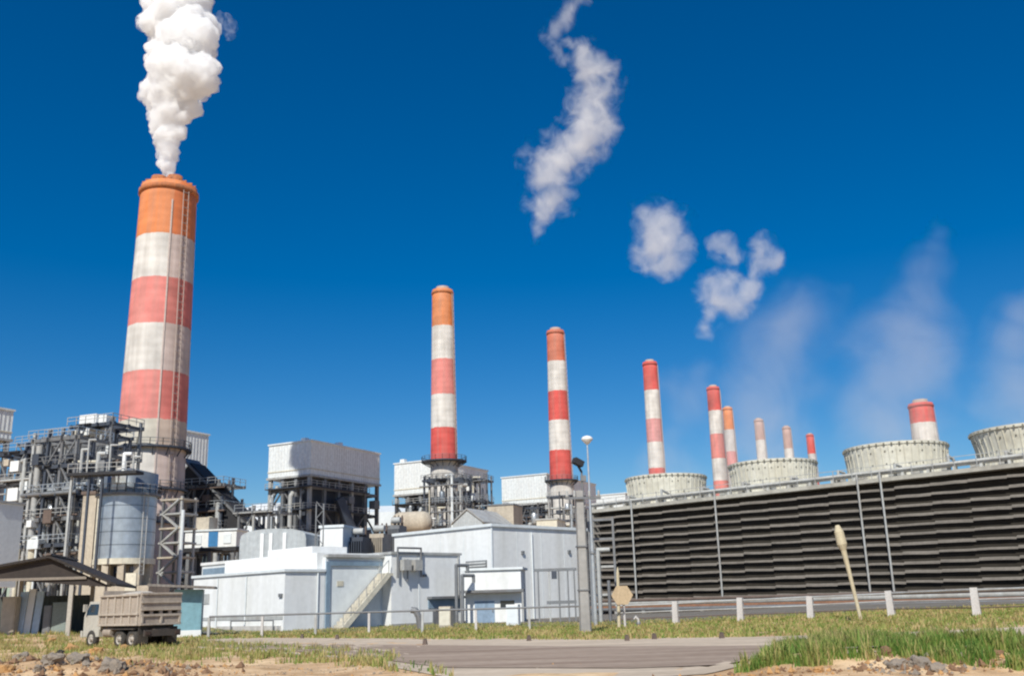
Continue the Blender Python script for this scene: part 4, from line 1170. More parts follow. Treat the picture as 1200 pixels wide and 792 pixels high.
# low dark wall and reddish pipes at the foot of the cooling tower
t = thing('pipe_bank', 'low bank of rusty and grey pipes along the foot of the cooling tower', 'pipes', (P0.x, P0.y, .2), CTROT)
for k, (yy, z, r_, m) in enumerate(((-3.0, .5, .28, RUST), (-3.8, .35, .2, STEEL), (-2.2, .95, .3, STEELL), (-3.2, 1.3, .16, BROWN))):
    MB().cyl((1, yy, z), (CL - 2, yy, z), r_, r_, 10).build('pipe', m, t)
for i in range(18):
    x = 2 + i * 3.8; MB().box(x - .12, x + .12, -4.2, -1.8, -.3, .22).build('pipe_support', CONC, t)
MB().box(-.3, CL, -1.6, -1.2, -.4, .75).build('basin_wall', mat('stained_basin_concrete', (.22, .205, .19), .9, dirt=(.10, .09, .08), dirt_amt=.6, scale=.7), ct)

# ================================================================== SIGN, STAKE, VALVE, MARKERS
Y = 58; X = gx(730, Y, 1)
sg = thing('notice_board', 'blank tan six sided board with pale pointed post on two legs, left of the fence', 'board', (X, Y, hgt(X, Y)), R(-6))
zc_ = at(731, 697, Y).z - hgt(X, Y)
MB().add([(.62 * math.cos(R(a)), -.05, zc_ + .60 * math.sin(R(a))) for a in (0, 60, 120, 180, 240, 300)] + [(.62 * math.cos(R(a)), .05, zc_ + .60 * math.sin(R(a))) for a in (0, 60, 120, 180, 240, 300)],
         [(0, 5, 4, 3, 2, 1), (6, 7, 8, 9, 10, 11)] + [(i, (i + 1) % 6, 6 + (i + 1) % 6, 6 + i) for i in range(6)]).build('board', TAN, sg)
zt6 = at(728, 664, Y).z - hgt(X, Y)
MB().cyl((-.28, .09, -.3), (-.18, .09, zt6 - .35), .10, .085, 10).cyl((-.18, .09, zt6 - .35), (-.17, .09, zt6), .085, .02, 10).build('post', STRAW, sg)
MB().cyl((.08, .09, -.3), (.06, .09, zc_), .07, .07, 10).build('leg', WPOST, sg)

q0 = gp(1006, 726); Y = 50; X = gx(1008, Y, 1); z0 = hgt(X, Y)
tp = at(981, 615, Y) - Vector((X, Y, z0))
sk = thing('leaning_stake', 'straw coloured leaning pole with thick frayed head before the cooling tower', 'stake', (X, Y, z0))
mb = MB(); d = tp
mb.cyl((0, 0, -.2), d * .5, .085, .10, 10).cyl(d * .5, d * .74, .10, .14, 10)
mb.build('pole', STRAW, sk)
MB().cyl(d * .735, d * .80, .141, .25, 12).cyl(d * .80, d * .93, .25, .23, 12).cyl(d * .93, d, .23, .10, 12).build('head', STRAW, sk)

X = gx(745, 59, .5)
vp = thing('standpipe', 'small white standpipe with a bent spout on the verge beside the tan board', 'standpipe', (X, 59, hgt(X, 59)))
MB().tube([(.15, 0, -.2), (.15, 0, .45), (.0, 0, .62), (-.12, 0, .5)], .07, 10).build('spout', WPOST, vp)
MB().lathe([(.13, .2), (.13, .3), (.02, .32)], 12, True, (.15, 0)).build('valve_wheel', STEEL, vp)

mk_src = None
for px, py, lab in ((498, 755, 'small dark marker stone at the road edge below the pipework block'), (620, 751, 'small dark marker stone at the road edge left of the concrete pole'),
                    (735, 751, 'small dark marker stone at the road edge under the tan board'), (767, 749, 'small dark marker stone at the road edge just right of the tan board'),
                    (846, 748, 'small dark marker stone at the road edge nearest the green mound'), (354, 748, 'small brown marker stone at the road edge below the low white block'),
                    (395, 749, 'small brown marker stone at the road edge below the outside stair')):
    p = gp(px, py)
    if mk_src is None:
        mk_src = thing('marker_stone', lab, 'marker stone', p, random.uniform(-.4, .4), 'marker stones along the road edge'); mk_src.scale = (.62, .62, .62)
        MB().hexa([(-.17, -.12, -.1), (.17, -.12, -.1), (-.17, .12, -.1), (.17, .12, -.1), (-.11, -.09, .34), (.11, -.09, .34), (-.11, .09, .34), (.11, .09, .34)]).build('body', BROWN, mk_src)
        MB().hexa([(-.11, -.09, .343), (.11, -.09, .343), (-.11, .09, .343), (.11, .09, .343), (-.06, -.05, .41), (.06, -.05, .41), (-.06, .05, .41), (.06, .05, .41)]).build('cap', DUSTD, mk_src)
    else:
        dup_tree(mk_src, p, random.uniform(-.4, .4), lab)

# ================================================================== SHED AND BOOTH
Y = 61; X = gx(56, Y, 3); z0 = hgt(X, Y)
sh = thing('open_shed', 'open sided shed with dark brown gable roof on pale posts, left of the truck', 'shed', (X, Y, z0), R(12))
zr = at(56, 651, Y).z - z0; ze = at(148, 686, Y).z - z0; wR = gx(133, Y, 3) - X; wL = wR * 1.25; zl = zr - (zr - ze) * .55
D = 7.0
def slab(x0, z0_, x1, z1_, y0, y1, th):
    return [(x0, y0, z0_), (x1, y0, z1_), (x0, y1, z0_), (x1, y1, z1_), (x0, y0, z0_ + th), (x1, y0, z1_ + th), (x0, y1, z0_ + th), (x1, y1, z1_ + th)]
MB().hexa(slab(.004, zr - .15, wR, ze, -.6, D, .15)).hexa(slab(-wL, zl, 0, zr - .15, -.6, D, .15)).build('roof', ROOFD, sh)
MB().box(-.12, .12, -.65, D + .05, zr + .01, zr + .12).build('ridge_cap', BROWN, sh)
gb = MB().add([(-wL * .93, -.25, zl - .12), (0, -.25, zr - .19), (wR * .93, -.25, ze - .04), (wR * .5, -.25, (ze + zr) / 2 - .85), (-wL * .5, -.25, (zl + zr) / 2 - .85),
               (-wL * .93, -.2, zl - .12), (0, -.2, zr - .19), (wR * .93, -.2, ze - .04), (wR * .5, -.2, (ze + zr) / 2 - .85), (-wL * .5, -.2, (zl + zr) / 2 - .85)],
              [(0, 4, 3, 2, 1), (5, 6, 7, 8, 9), (0, 1, 6, 5), (1, 2, 7, 6), (2, 3, 8, 7), (3, 4, 9, 8), (4, 0, 5, 9)])
gb.build('gable_board', mat('brown_gable_sheet', (.045, .035, .03), .8, scale=1.5), sh)
MB().beam((-wL * .9, -.31, zl - .35), (wR * .55, -.31, ze + .55), .1, .16).build('tie_beam', mat('pale_tie_timber', (.26, .22, .18), .8, scale=2), sh)
for x in (-wL * .62, wR * .34):
    for y in (-.1, D - .8): MB().box(x - .12, x + .12, y - .12, y + .12, -.3, zr - ((zr - ze) * x / wR if x > 0 else (zr - zl) * -x / wL) - .35).build('post', mat('pale_wood_post', (.46, .42, .36), .8, scale=3, dirt=(.25, .2, .16)), sh)
MB().box(-wL * .9, wR * .3, D - .5, D - .4, -.3, 2.4).build('back_wall', mat('dark_back_sheet', (.10, .11, .10), .8, scale=1, corr=((1, 0, 0), .3)), sh)
for k, (px, wd, h_, lab) in enumerate(((22, .55, 2.6, 'pale blue upright sheet leaning in the shed, left of the others'), (31, .5, 2.75, 'white upright sheet leaning in the shed between two pale blue ones'), (41, .5, 2.6, 'pale blue upright sheet leaning in the shed, nearest its dark middle'))):
    X_ = gx(px, Y + 2.6, 1)
    o = MB().box(-wd / 2, wd / 2, -.03, .03, -.1, h_).build('leaning_sheet', SHEETB if k != 1 else WHITE2); o.location = (X_, Y + 2.6, hgt(X_, Y + 2.6)); o.rotation_euler = (R(-6), 0, R(-12))
    tag(o, lab, 'sheet', 'sheets leaning in the shed')
for px, wd, h_, m, lab in ((8, .9, 2.3, BEIGE, 'beige locker standing at the left end of the shed'), (54, .5, 1.7, STEEL, 'narrow grey locker in the dark middle of the shed'), (69, 1.05, 1.9, mat('grey_green_paint', (.22, .26, .24), .6, scale=2), 'wide grey green locker by the right shed post')):
    X_ = gx(px, Y + 2.2, 1)
    t = thing('locker', lab, 'locker', (X_, Y + 2.2, hgt(X_, Y + 2.2)), R(-6), 'lockers in the shed')
    MB().box(-wd / 2, wd / 2, 0, .5, -.05, h_).build('case', m, t); MB().box(-wd / 2 + .06, wd / 2 - .06, -.03, -.003, .1, h_ - .08).build('door', m, t)

Y = 66; X = gx(226, Y, 2); z0 = hgt(X, Y)
gb_ = thing('guard_booth', 'small teal walled booth with flat overhanging dusty roof, right behind the truck', 'booth', (X, Y, z0), R(14))
zr = at(226, 688, Y).z - z0
MB().box(-1.2, .55, 0, 2.2, -.3, zr - .12).build('wall', TEAL, gb_)
MB().hexa([(-2.8, -.9, zr + .12), (1.35, -.9, zr - .12), (-2.8, 2.9, zr + .16), (1.35, 2.9, zr - .08), (-2.8, -.9, zr + .28), (1.35, -.9, zr + .02), (-2.8, 2.9, zr + .32), (1.35, 2.9, zr + .06)]).build('roof', ROOFG, gb_)
MB().box(-1.25, .6, -.06, -.003, -.3, .45).build('plinth', PALE, gb_)

# ================================================================== DUMP TRUCK
Y = 50; X = gx(187, Y, 1); z0 = hgt(X, Y)
tr = thing('dump_truck', 'dusty tan dump truck with a tall slatted bed seen from behind beside the shed', 'truck', (X, Y, z0 + .02), R(142)); tr.scale = (.9, .9, .9)
# local +x is forward; the rear left bed corner is at the origin side facing the camera (y = 0 is the centre line)
WB = 1.2
MB().box(-.3, 5.9, -.45, .45, .75, 1.0).build('chassis', DUSTD, tr)
bed = MB(); bx0, bx1, bz0, bz1 = 0.0, 4.0, 1.18, 2.85
bed.box(bx0 + .08, bx1, -WB, WB, bz0, bz0 + .12)                                       # floor
for s in (-1, 1): bed.box(bx0 + .08, bx1, s * WB - .04, s * WB + .04, bz0 + .122, bz1)
bed.box(bx1 - .06, bx1 + .02, -WB + .045, WB - .045, bz0 + .122, bz1 + .25)
bo = bed.build('cargo_bed', DUST, tr)
rb = MB()
for s in (-1, 1):
    for i in range(6):
        x = .12 + i * .76; rb.box(x, x + .12, s * (WB + .042), s * (WB + .12), bz0, bz1 - .02) if s > 0 else rb.box(x, x + .12, -WB - .12, -WB - .042, bz0, bz1 - .02)
    for z in (bz0 + .02, 1.75, 2.76):
        rb.box(.05, 4.0, s * WB + .043, s * WB + .16, z, z + .1) if s > 0 else rb.box(.05, 4.0, -WB - .16, -WB - .043, z, z + .1)
rb.build('side_rib', mat('dusty_rib_paint', (.47, .41, .34), .7, scale=2, dirt=(.28, .22, .17), dirt_amt=.6), bo)
tg = MB(); tg.box(-.06, .07, -WB - .04, WB + .04, bz0 + .0, 1.78); tg.box(-.06, .07, -WB - .04, WB + .04, 1.95, bz1 + .06)
for k in range(5): y = -WB - .04 + k * (2 * WB + .08 - .2) / 4; tg.box(-.06, .07, y, y + .2, 1.782, 1.948)
to = tg.build('tailgate', DUST, bo)
tb = MB()
for z in (1.2, 1.66, 1.97, 2.35, 2.8): tb.box(-.14, -.063, -WB - .02, WB + .02, z, z + .09)
for y in (-WB, -.05, WB - .1): tb.box(-.15, -.064, y, y + .1, 1.3, 1.655)
tb.build('tailgate_rib', mat('dusty_rib_paint', (.47, .41, .34), .7), to)
load = MB(); n_ = 9
vv = [(.1 + 3.85 * i / n_, -WB + .06 + (2 * WB - .12) * j / 6, 2.75 + .28 * math.sin(math.pi * i / n_) * math.sin(math.pi * j / 6) + random.uniform(-.03, .03)) for i in range(n_ + 1) for j in range(7)]
load.add(vv, [(i * 7 + j, (i + 1) * 7 + j, (i + 1) * 7 + j + 1, i * 7 + j + 1) for i in range(n_) for j in range(6)], True)
lo_ = load.build('load', mat('pale_sand_load', (.56, .50, .42), .95, scale=3)); lo_.parent = None
lo_.location = tr.location; lo_.rotation_euler = tr.rotation_euler; lo_.scale = tr.scale
tag(lo_, 'pale heap of sand loaded in the bed of the dump truck', 'sand')
# cab
cb = MB().hexa([(4.15, -1.1, 1.0), (5.95, -1.1, 1.0), (4.15, 1.1, 1.0), (5.95, 1.1, 1.0), (4.15, -1.1, 1.75), (5.95, -1.1, 1.75), (4.15, 1.1, 1.75), (5.95, 1.1, 1.75)])
cb.hexa([(4.15, -1.1, 1.752), (5.95, -1.1, 1.752), (4.15, 1.1, 1.752), (5.95, 1.1, 1.752), (4.2, -1.0, 2.55), (5.6, -1.0, 2.55), (4.2, 1.0, 2.55), (5.6, 1.0, 2.55)])
co = cb.build('cab', CABW, tr)
for s in (-1, 1):
    MB().hexa([(4.5, s * 1.1 - .012, 1.8), (5.75, s * 1.1 - .012, 1.8), (4.5, s * 1.1 + .012, 1.8), (5.75, s * 1.1 + .012, 1.8), (4.55, s * 1.02 - .012, 2.4), (5.5, s * 1.02 - .012, 2.4), (4.55, s * 1.02 + .012, 2.4), (5.5, s * 1.02 + .012, 2.4)]).build('window', GLASS, co)
    MB().box(5.5, 5.62, s * 1.3 - .1, s * 1.3 + .1, 2.0, 2.4).beam((5.56, s * 1.05, 2.3), (5.56, s * 1.3, 2.3), .04).build('mirror', CABW, co)
MB().box(5.95, 6.15, -1.15, 1.15, .6, .95).build('bumper', CABW, tr)
MB().box(4.2, 5.9, -1.12, 1.12, .62, .998).build('step_skirt', CABW, tr)
for s in (-.85, .85): MB().cyl((6.12, s, 1.15), (5.95, s, 1.15), .13, .13, 12).build('headlight', GLASS, tr)
def wheel(x, y, r=.5, wdt=.28):
    s = 1 if y > 0 else -1
    prof = [(r * .55, -wdt / 2), (r * .92, -wdt / 2), (r, -wdt * .32), (r, wdt * .32), (r * .92, wdt / 2), (r * .55, wdt / 2)]
    wo = MB().lathe(prof, 28).build('wheel', TYRE, tr); wo.location = (x, y, r); wo.rotation_euler = (R(90), 0, 0)
    zz_ = wdt / 2 * (-s)
    rm = MB().lathe([(r * .56, zz_ * .95), (r * .5, zz_ * .6), (r * .22, zz_ * .5), (r * .2, zz_ * 1.05), (.01, zz_ * 1.05)], 24).build('rim', RIMM, wo)
    hb = MB()
    for k in range(8): a = 2 * math.pi * k / 8; hb.cyl((math.cos(a) * r * .36, math.sin(a) * r * .36, zz_ * .5), (math.cos(a) * r * .36, math.sin(a) * r * .36, zz_ * .75), .03, .03, 6)
    hb.build('wheel_nut', DUSTD, wo)
for x in (.75, 2.0):
    for y in (-1.05, -.73, .73, 1.05): wheel(x, y)
for y in (-1.0, 1.0): wheel(5.0, y)
MB().box(-.35, -.25, -1.1, 1.1, .62, .95).build('rear_bumper', DUSTD, tr)
for s in (-1, 1):
    MB().box(-.40, -.352, s * .9 - .14, s * .9 + .14, .7, .88).build('tail_light', mat('muddy_lamp', (.07, .045, .035), .6, scale=3), tr)
    MB().box(.1, .14, s * .89 - .3, s * .89 + .3, .25, 1.1).build('mudflap', TYRE, tr)
MB().cyl((2.9, .95, .85), (3.7, .95, .85), .27, .27, 18).build('fuel_tank', DUST, tr)
MB().box(.2, 4.0, -1.0, 1.0, 1.0, 1.178).build('subframe', DUSTD, tr)
MB().beam((.4, 1.08, 1.02), (2.8, 1.08, 1.02), .45, .05).build('mudguard', DUSTD, tr)

# ================================================================== RUBBLE
def rock(name, label, cat, px, py, wpx, m, seed, grp, flat=.7):
    rr = random.Random(seed); p = gp(px, py); s = .78 * wpx / 2 * depth(p) / F
    bm = bmesh.new(); bmesh.ops.create_icosphere(bm, subdivisions=3, radius=1)
    for v in bm.verts:
        n_ = noise.fractal(v.co * 1.3 + Vector((seed * 3.1, seed, 0)), .8, 2.0, 4)
        c = v.co.copy(); k = max(abs(c.x), abs(c.y), abs(c.z)) ** -.55
        v.co = c * k * (.82 + .34 * n_)
        v.co = Vector((v.co.x * s, v.co.y * s * rr.uniform(.8, .82), v.co.z * s * flat))
    me = bpy.data.meshes.new(name); bm.to_mesh(me); bm.free(); me.materials.append(m)
    o = bpy.data.objects.new(name, me); col.objects.link(o)
    o.location = (p.x, p.y, hgt(p.x, p.y) + s * flat * .25); o.rotation_euler = (rr.uniform(-.25, .25), rr.uniform(-.25, .25), rr.uniform(0, 6))
    return tag(o, label, cat, grp)


gl, gr_ = 'rubble lumps on the left dirt heap', 'rubble lumps by the right mound'
ROCKS = [
    (62, 778, 40, ROCKG, 'big grey rubble lump in the middle of the left heap', gl), (92, 775, 34, ROCKG, 'grey rubble lump right of the biggest one on the left heap', gl),
    (132, 785, 42, ROCKG, 'dark grey flat rubble lump at the right foot of the left heap', gl), (24, 774, 30, ROCKG, 'grey rubble lump near the left picture edge', gl),
    (70, 766, 15, mat('black_stone', (.03, .028, .026), .9, scale=4), 'small black stone on top of the left heap', gl), (84, 763, 26, ROCKO, 'orange clay lump behind the small black stone', gl),
    (112, 766, 24, ROCKO, 'orange brown clay lump on the right shoulder of the left heap', gl), (45, 786, 22, ROCKG, 'small grey rubble lump low at the front of the left heap', gl),
    (148, 778, 18, ROCKO, 'small clay lump at the right end of the left heap', gl), (8, 786, 26, ROCKO, 'clay lump at the bottom left corner', gl),
    (146, 760, 16, ROCKO, 'small pale clay lump in the grass below the truck', gl), (60, 752, 16, ROCKO, 'orange clay lump in the green grass before the shed', gl),
    (1052, 783, 34, ROCKG, 'pale grey rubble lump at the front of the right mound, leftmost', gr_), (1078, 780, 36, ROCKG, 'larger grey rubble lump in the middle before the right mound', gr_),
    (1098, 786, 28, ROCKG, 'grey rubble lump right of the larger one before the right mound', gr_), (1040, 766, 26, mat('brown_clay', (.24, .14, .08), .95, scale=4, bump=.5), 'dark brown clay clod showing in the mound grass', gr_),
    (1072, 768, 24, ROCKO, 'orange clay clod showing in the mound grass', gr_), (1172, 768, 22, mat('brown_clay', (.24, .14, .08), .95), 'brown clay clod in the grass at the right edge', gr_),
    (1190, 780, 26, ROCKO, 'orange clay clod at the bottom right corner', gr_), (960, 787, 20, ROCKO, 'orange clay clod at the left foot of the right mound', gr_)]
for i, (px, py, wpx, m, lab, grp) in enumerate(ROCKS):
    rock('clay_lump' if m in (ROCKO,) else 'rubble_lump', lab, 'clay lump' if m is ROCKO else 'rubble', px, py, wpx, m, i + 1, grp)


# loose debris on the heaps: far too many pieces to count
def debris(name, label, cpx, cpy, rx_, ry_, n_, smin, smax, m, seed):
    rr = random.Random(seed); c = gp(cpx, cpy); mb = MB()
    for _ in range(n_):
        a, q = rr.random() * 6.283, math.sqrt(rr.random())
        x, y = c.x + math.cos(a) * q * rx_, c.y + math.sin(a) * q * ry_
        s = smin * (smax / smin) ** (rr.random() ** 2.2)
        z = hgt(x, y) + s * .2; v = []
        for i in range(6):
            d = [(1, 0, 0), (-1, 0, 0), (0, 1, 0), (0, -1, 0), (0, 0, 1), (0, 0, -1)][i]
            v.append(Vector(d) * s * rr.uniform(.6, 1.2) + Vector((rr.uniform(-.3, .3), rr.uniform(-.3, .3), rr.uniform(-.2, .2))) * s)
        R_ = Matrix.Rotation(rr.random() * 6, 3, 'Z')
        mb.slot = 0 if rr.random() < .5 else 1
        mb.add([R_ @ k + Vector((x, y, z)) for k in v], [(0, 2, 4), (2, 1, 4), (1, 3, 4), (3, 0, 4), (2, 0, 5), (1, 2, 5), (3, 1, 5), (0, 3, 5)])
    return tag(mb.build(name, m), label, 'debris', None, 'stuff')


BRC = mat('brown_clay', (.24, .14, .08), .95)
debris('clay_debris', 'loose broken clay and stones strewn over the left heap', 62, 780, 5.0, 4.6, 900, .025, .17, [ROCKO, BRC], 3)
debris('stone_debris', 'loose grey stones strewn over the left heap', 85, 782, 3.6, 2.6, 420, .025, .16, [ROCKG, BRC], 4)
debris('stone_debris', 'loose grey stones spilled before the right mound', 1070, 782, 1.3, .9, 170, .02, .12, [ROCKG, BRC], 5)
debris('clay_debris', 'loose orange clay crumbs along the foot of the right mound', 1020, 786, 4.4, .9, 500, .015, .09, [ROCKO, BRC], 6)
debris('gravel_debris', 'fine gravel crumbs along the road edge in the foreground', 420, 784, 6.5, 2.2, 500, .012, .05, [ROCKG, ROCKO], 7)


# ================================================================== STEAM
def steam_material(name, density, color=(1, 1, 1), lump=None, srate=.2):
    """lump: (scale per metre, low, high, roughness) of the noise that breaks the vapour up; None for an even density"""
    m = bpy.data.materials.new(name); m.use_nodes = True
    n, l = m.node_tree.nodes, m.node_tree.links
    n.remove(n['Principled BSDF'])
    v = n.new('ShaderNodeVolumePrincipled'); v.inputs['Density'].default_value = density
    v.inputs['Color'].default_value = (*color, 1)
    if lump:
        sc_, lo, hi, rg = lump
        tc = n.new('ShaderNodeTexCoord')
        nz = n.new('ShaderNodeTexNoise'); nz.inputs['Scale'].default_value = sc_; nz.inputs['Detail'].default_value = 5
        nz.inputs['Roughness'].default_value = rg; nz.inputs['Distortion'].default_value = 1.0
        l.new(tc.outputs['Object'], nz.inputs['Vector'])
        mr = n.new('ShaderNodeMapRange'); mr.interpolation_type = 'SMOOTHSTEP'
        mr.inputs['From Min'].default_value = lo; mr.inputs['From Max'].default_value = hi; mr.inputs['To Max'].default_value = density
        l.new(nz.outputs['Fac'], mr.inputs['Value']); l.new(mr.outputs[0], v.inputs['Density'])
        m.cycles.volume_step_rate = srate
    else:
        m.cycles.homogeneous_volume = True
    l.new(v.outputs[0], n['Material Output'].inputs['Volume'])
    return m


def soft_material(name, K, S, scale, color, step, grain=.6, warp=6.0):
    """vapour that is densest along its core (the spheres S) and frays outward through fractal noise"""
    m = bpy.data.materials.new(name); m.use_nodes = True
    n, l = m.node_tree.nodes, m.node_tree.links
    n.remove(n['Principled BSDF'])
    v = n.new('ShaderNodeVolumePrincipled'); v.inputs['Color'].default_value = (*color, 1)
    tc = n.new('ShaderNodeTexCoord'); prev = None
    wz = n.new('ShaderNodeTexNoise'); wz.inputs['Scale'].default_value = scale * .55; wz.inputs['Detail'].default_value = 2
    wz.inputs['Roughness'].default_value = .62
    l.new(tc.outputs['Object'], wz.inputs['Vector'])
    w0 = n.new('ShaderNodeVectorMath'); w0.operation = 'SUBTRACT'; w0.inputs[1].default_value = (.5, .5, .5); l.new(wz.outputs['Color'], w0.inputs[0])
    w1 = n.new('ShaderNodeVectorMath'); w1.operation = 'SCALE'; w1.inputs['Scale'].default_value = warp; l.new(w0.outputs[0], w1.inputs[0])
    w2 = n.new('ShaderNodeVectorMath'); w2.operation = 'ADD'; l.new(tc.outputs['Object'], w2.inputs[0]); l.new(w1.outputs[0], w2.inputs[1])
    for c, r in S:
        d = n.new('ShaderNodeVectorMath'); d.operation = 'DISTANCE'; d.inputs[1].default_value = c
        l.new(w2.outputs[0], d.inputs[0])
        q = n.new('ShaderNodeMath'); q.operation = 'DIVIDE'; q.inputs[1].default_value = r; l.new(d.outputs['Value'], q.inputs[0])
        if prev is None: prev = q.outputs[0]
        else:
            mn = n.new('ShaderNodeMath'); mn.operation = 'SMOOTH_MIN'; mn.inputs[2].default_value = .22
            l.new(prev, mn.inputs[0]); l.new(q.outputs[0], mn.inputs[1]); prev = mn.outputs[0]
    nz = n.new('ShaderNodeTexNoise'); nz.inputs['Scale'].default_value = scale; nz.inputs['Detail'].default_value = 4
    nz.inputs['Roughness'].default_value = .66; nz.inputs['Distortion'].default_value = .5
    l.new(tc.outputs['Object'], nz.inputs['Vector'])
    fall = n.new('ShaderNodeMath'); fall.operation = 'SUBTRACT'; fall.inputs[0].default_value = 1.0; l.new(prev, fall.inputs[1])
    ma = n.new('ShaderNodeMath'); ma.operation = 'MULTIPLY_ADD'; ma.inputs[1].default_value = grain * 2.4; ma.inputs[2].default_value = -grain * 1.2
    l.new(nz.outputs['Fac'], ma.inputs[0])
    ad = n.new('ShaderNodeMath'); ad.operation = 'ADD'; l.new(fall.outputs[0], ad.inputs[0]); l.new(ma.outputs[0], ad.inputs[1])
    mr = n.new('ShaderNodeMapRange'); mr.interpolation_type = 'SMOOTHSTEP'
    mr.inputs['From Min'].default_value = .22; mr.inputs['From Max'].default_value = 1.0; mr.inputs['To Max'].default_value = K
    l.new(ad.outputs[0], mr.inputs['Value'])
    cut = n.new('ShaderNodeMapRange'); cut.interpolation_type = 'SMOOTHSTEP'     # nothing left at the hull
    cut.inputs['From Min'].default_value = .02; cut.inputs['From Max'].default_value = .22; l.new(fall.outputs[0], cut.inputs['Value'])
    mu = n.new('ShaderNodeMath'); mu.operation = 'MULTIPLY'; l.new(mr.outputs[0], mu.inputs[0]); l.new(cut.outputs[0], mu.inputs[1])
    l.new(mu.outputs[0], v.inputs['Density']); l.new(v.outputs[0], n['Material Output'].inputs['Volume'])
    m.cycles.volume_step_rate = step
    return m


def steam(name, label, cat, balls, voxel, density, amps, color=(1, 1, 1), seed=1, group=None, lump=None, srate=.2):
    """balls: world centre and radius of each puff; the union is remeshed and roughened into billows"""
    bm = bmesh.new()
    for c, r in balls:
        bmesh.ops.create_icosphere(bm, subdivisions=2, radius=r, matrix=Matrix.Translation(c))
    me = bpy.data.meshes.new(name + '_raw'); bm.to_mesh(me); bm.free()
    o = bpy.data.objects.new(name + '_raw', me); col.objects.link(o)
    md = o.modifiers.new('r', 'REMESH'); md.mode = 'VOXEL'; md.voxel_size = voxel
    ms = o.modifiers.new('s', 'SMOOTH'); ms.iterations = 4; ms.factor = .5
    dg = bpy.context.evaluated_depsgraph_get(); me2 = bpy.data.meshes.new_from_object(o.evaluated_get(dg))
    bpy.data.objects.remove(o); me2.name = name
    sd_ = Vector((seed * 7.3, seed * 2.1, seed * 4.7))
    nrm = [v.normal.copy() for v in me2.vertices]
    for v, nn in zip(me2.vertices, nrm):
        d = 0
        for s, a in amps:
            q = v.co / s + sd_
            q = q + Vector((noise.noise(q * .7), noise.noise(q * .7 + Vector((9, 0, 0))), noise.noise(q * .7 + Vector((0, 9, 0))))) * .5
            f1 = noise.voronoi(q)[0][0]
            d += a * (.55 - f1)
        v.co += nn * d
    me2.update()
    for p in me2.polygons: p.use_smooth = True
    me2.materials.append(steam_material(name + '_vapour', density, color, lump, srate))
    ob = bpy.data.objects.new(name, me2); col.objects.link(ob)
    return tag(ob, label, cat, group)


def px_ball(px, py, rpx, Y, dy=0.0):
    p = at(px, py, Y + dy); return p, rpx * depth(p) / F


rnd = random.Random(8)
B = []
key = [(197, 208, 10), (195, 190, 13), (195, 170, 18), (197, 150, 23), (203, 130, 32), (209, 108, 43), (213, 90, 50), (216, 70, 51), (214, 45, 49), (207, 20, 48), (212, -10, 46), (220, -45, 48)]
for k in range(len(key) - 1):
    a, b_ = key[k], key[k + 1]
    for i in range(16):
        t = rnd.random(); cx, cy_, r_ = (a[j] + (b_[j] - a[j]) * t for j in range(3))
        rb_ = r_ * rnd.uniform(.24, .50); ang = rnd.random() * 6.283; off = (r_ - rb_) * math.sqrt(rnd.random()) * 1.02
        B.append(px_ball(cx + off * math.cos(ang), cy_ + rnd.uniform(-3, 3), rb_, 168, off * math.sin(ang) * .17))
    B.append(px_ball(a[0], a[1], a[2] * .66, 168))
steam('steam_plume', 'thick white billowing steam plume pouring from the very thick chimney', 'steam', B, .30, 1.5, [(4.2, 1.6), (1.9, 1.1), (.9, .55)], seed=1, lump=(.42, .30, .56, .62), srate=.10)
B = [px_ball(256, 20, 7, 168), px_ball(264, 24, 8, 168), px_ball(273, 30, 7, 168), px_ball(270, 42, 7, 168), px_ball(262, 36, 8, 168), px_ball(254, 30, 7, 168)]
steam('steam_wisp', 'faint thin wisp torn off the right side of the thick white plume', 'steam', B, .3, .16, [(2.0, .9), (.8, .4)], seed=3, lump=(.55, .45, .65, .6))


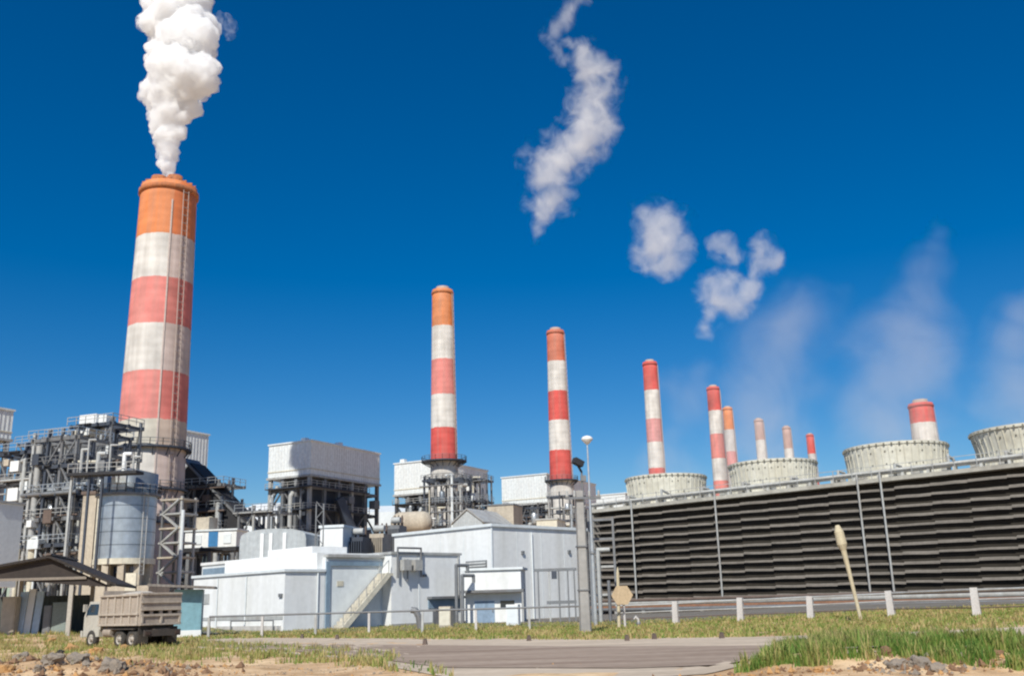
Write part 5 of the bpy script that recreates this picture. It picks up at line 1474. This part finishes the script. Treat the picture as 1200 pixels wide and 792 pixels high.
def puff(label, path, Y, K, seed, scale=.16, color=(1, 1, 1), name='steam_cloud', group=None, sw=1.75, step=.28, grain=.8, jit=.55):
    rr = random.Random(seed); S = []
    for k, a in enumerate(path):
        if a is None: continue
        nx_ = path[k + 1] if k + 1 < len(path) else None
        for t in ((0, .5) if nx_ else (0,)):
            b_ = nx_ or a; q = [a[m_] + (b_[m_] - a[m_]) * t for m_ in range(3)]
            S.append(px_ball(q[0] + rr.uniform(-.2, .2) * q[2], q[1] + rr.uniform(-.2, .2) * q[2], q[2] * sw * rr.uniform(.85, 1.12), Y, rr.uniform(-.3, .3) * q[2] * .25))
    rm = sum(r for _, r in S) / len(S)
    bm = bmesh.new()
    for c, r in S: bmesh.ops.create_icosphere(bm, subdivisions=3, radius=r * .98 + .22 * rm, matrix=Matrix.Translation(c))
    me = bpy.data.meshes.new(name + '_raw'); bm.to_mesh(me); bm.free()
    o = bpy.data.objects.new(name + '_raw', me); col.objects.link(o)
    md = o.modifiers.new('r', 'REMESH'); md.mode = 'VOXEL'; md.voxel_size = max(.5, S[0][1] * .12)
    dg = bpy.context.evaluated_depsgraph_get(); me2 = bpy.data.meshes.new_from_object(o.evaluated_get(dg))
    bpy.data.objects.remove(o); me2.name = name; me2.materials.clear()
    me2.materials.append(soft_material(name + '_vapour', K, S, scale, color, step, grain, rm * 1.5))
    ob = bpy.data.objects.new(name, me2); col.objects.link(ob)
    return tag(ob, label, 'steam', group)


drift = 'drifting steam clouds in the sky'
puff('tall winding white steam cloud in the middle of the sky', [(630, 268, 11), (636, 245, 18), (645, 222, 21), (652, 205, 22), (634, 190, 18), (655, 188, 20), (675, 172, 24), (692, 152, 22), (698, 125, 22), (697, 98, 22), (712, 82, 12), (690, 72, 18), (676, 52, 10)], 300, .125, 11, group=drift)
puff('thin curl of steam at the top edge above the tall winding cloud', [(662, 70, 6), (648, 60, 8), (643, 45, 9), (655, 28, 12), (668, 14, 12), (682, 0, 10), (690, -16, 11)], 300, .08, 12, group=drift)
puff('small roundish steam cloud left of the three lobed one', [(768, 264, 22), (780, 278, 24), (772, 298, 22), (790, 305, 16), (758, 312, 12), (800, 290, 12)], 330, .085, 13, group=drift)
puff('three lobed steam cloud in the right half of the sky', [(842, 282, 11), (852, 292, 13), (862, 300, 9), None, (894, 288, 12), (896, 305, 14), (886, 320, 11), None, (848, 334, 20), (838, 348, 20), (860, 350, 18), (878, 342, 12), None, (834, 372, 11), (829, 392, 8)], 330, .09, 14, group=drift)
vap = 'faint vapour drifting up from the fan stacks'
VC = (.96, .96, .97)
for lab, path, Y, s, dn in (
    ('faint bluish vapour rising behind the slim chimney of the first fan stack', [(800, 565, 38), (795, 515, 38), (800, 470, 32), (815, 440, 18)], 150, 21, .031),
    ('faint bluish vapour leaning over the four small distant chimneys', [(905, 555, 46), (890, 500, 52), (905, 450, 54), (925, 400, 48), (940, 365, 30)], 150, 22, .031),
    ('widest faint bluish vapour column rising from the third fan stack', [(1045, 540, 56), (1040, 480, 58), (1055, 430, 54), (1070, 380, 46), (1085, 330, 34), (1092, 285, 22)], 150, 23, .031),
    ('faint bluish vapour at the right picture edge above the last fan stack', [(1200, 520, 54), (1185, 460, 52), (1180, 410, 44), (1195, 370, 34)], 140, 24, .031)):
    puff(lab, path, Y, dn, s, .10, VC, 'steam_vapour', vap, 1.55, .34, .5, .7)
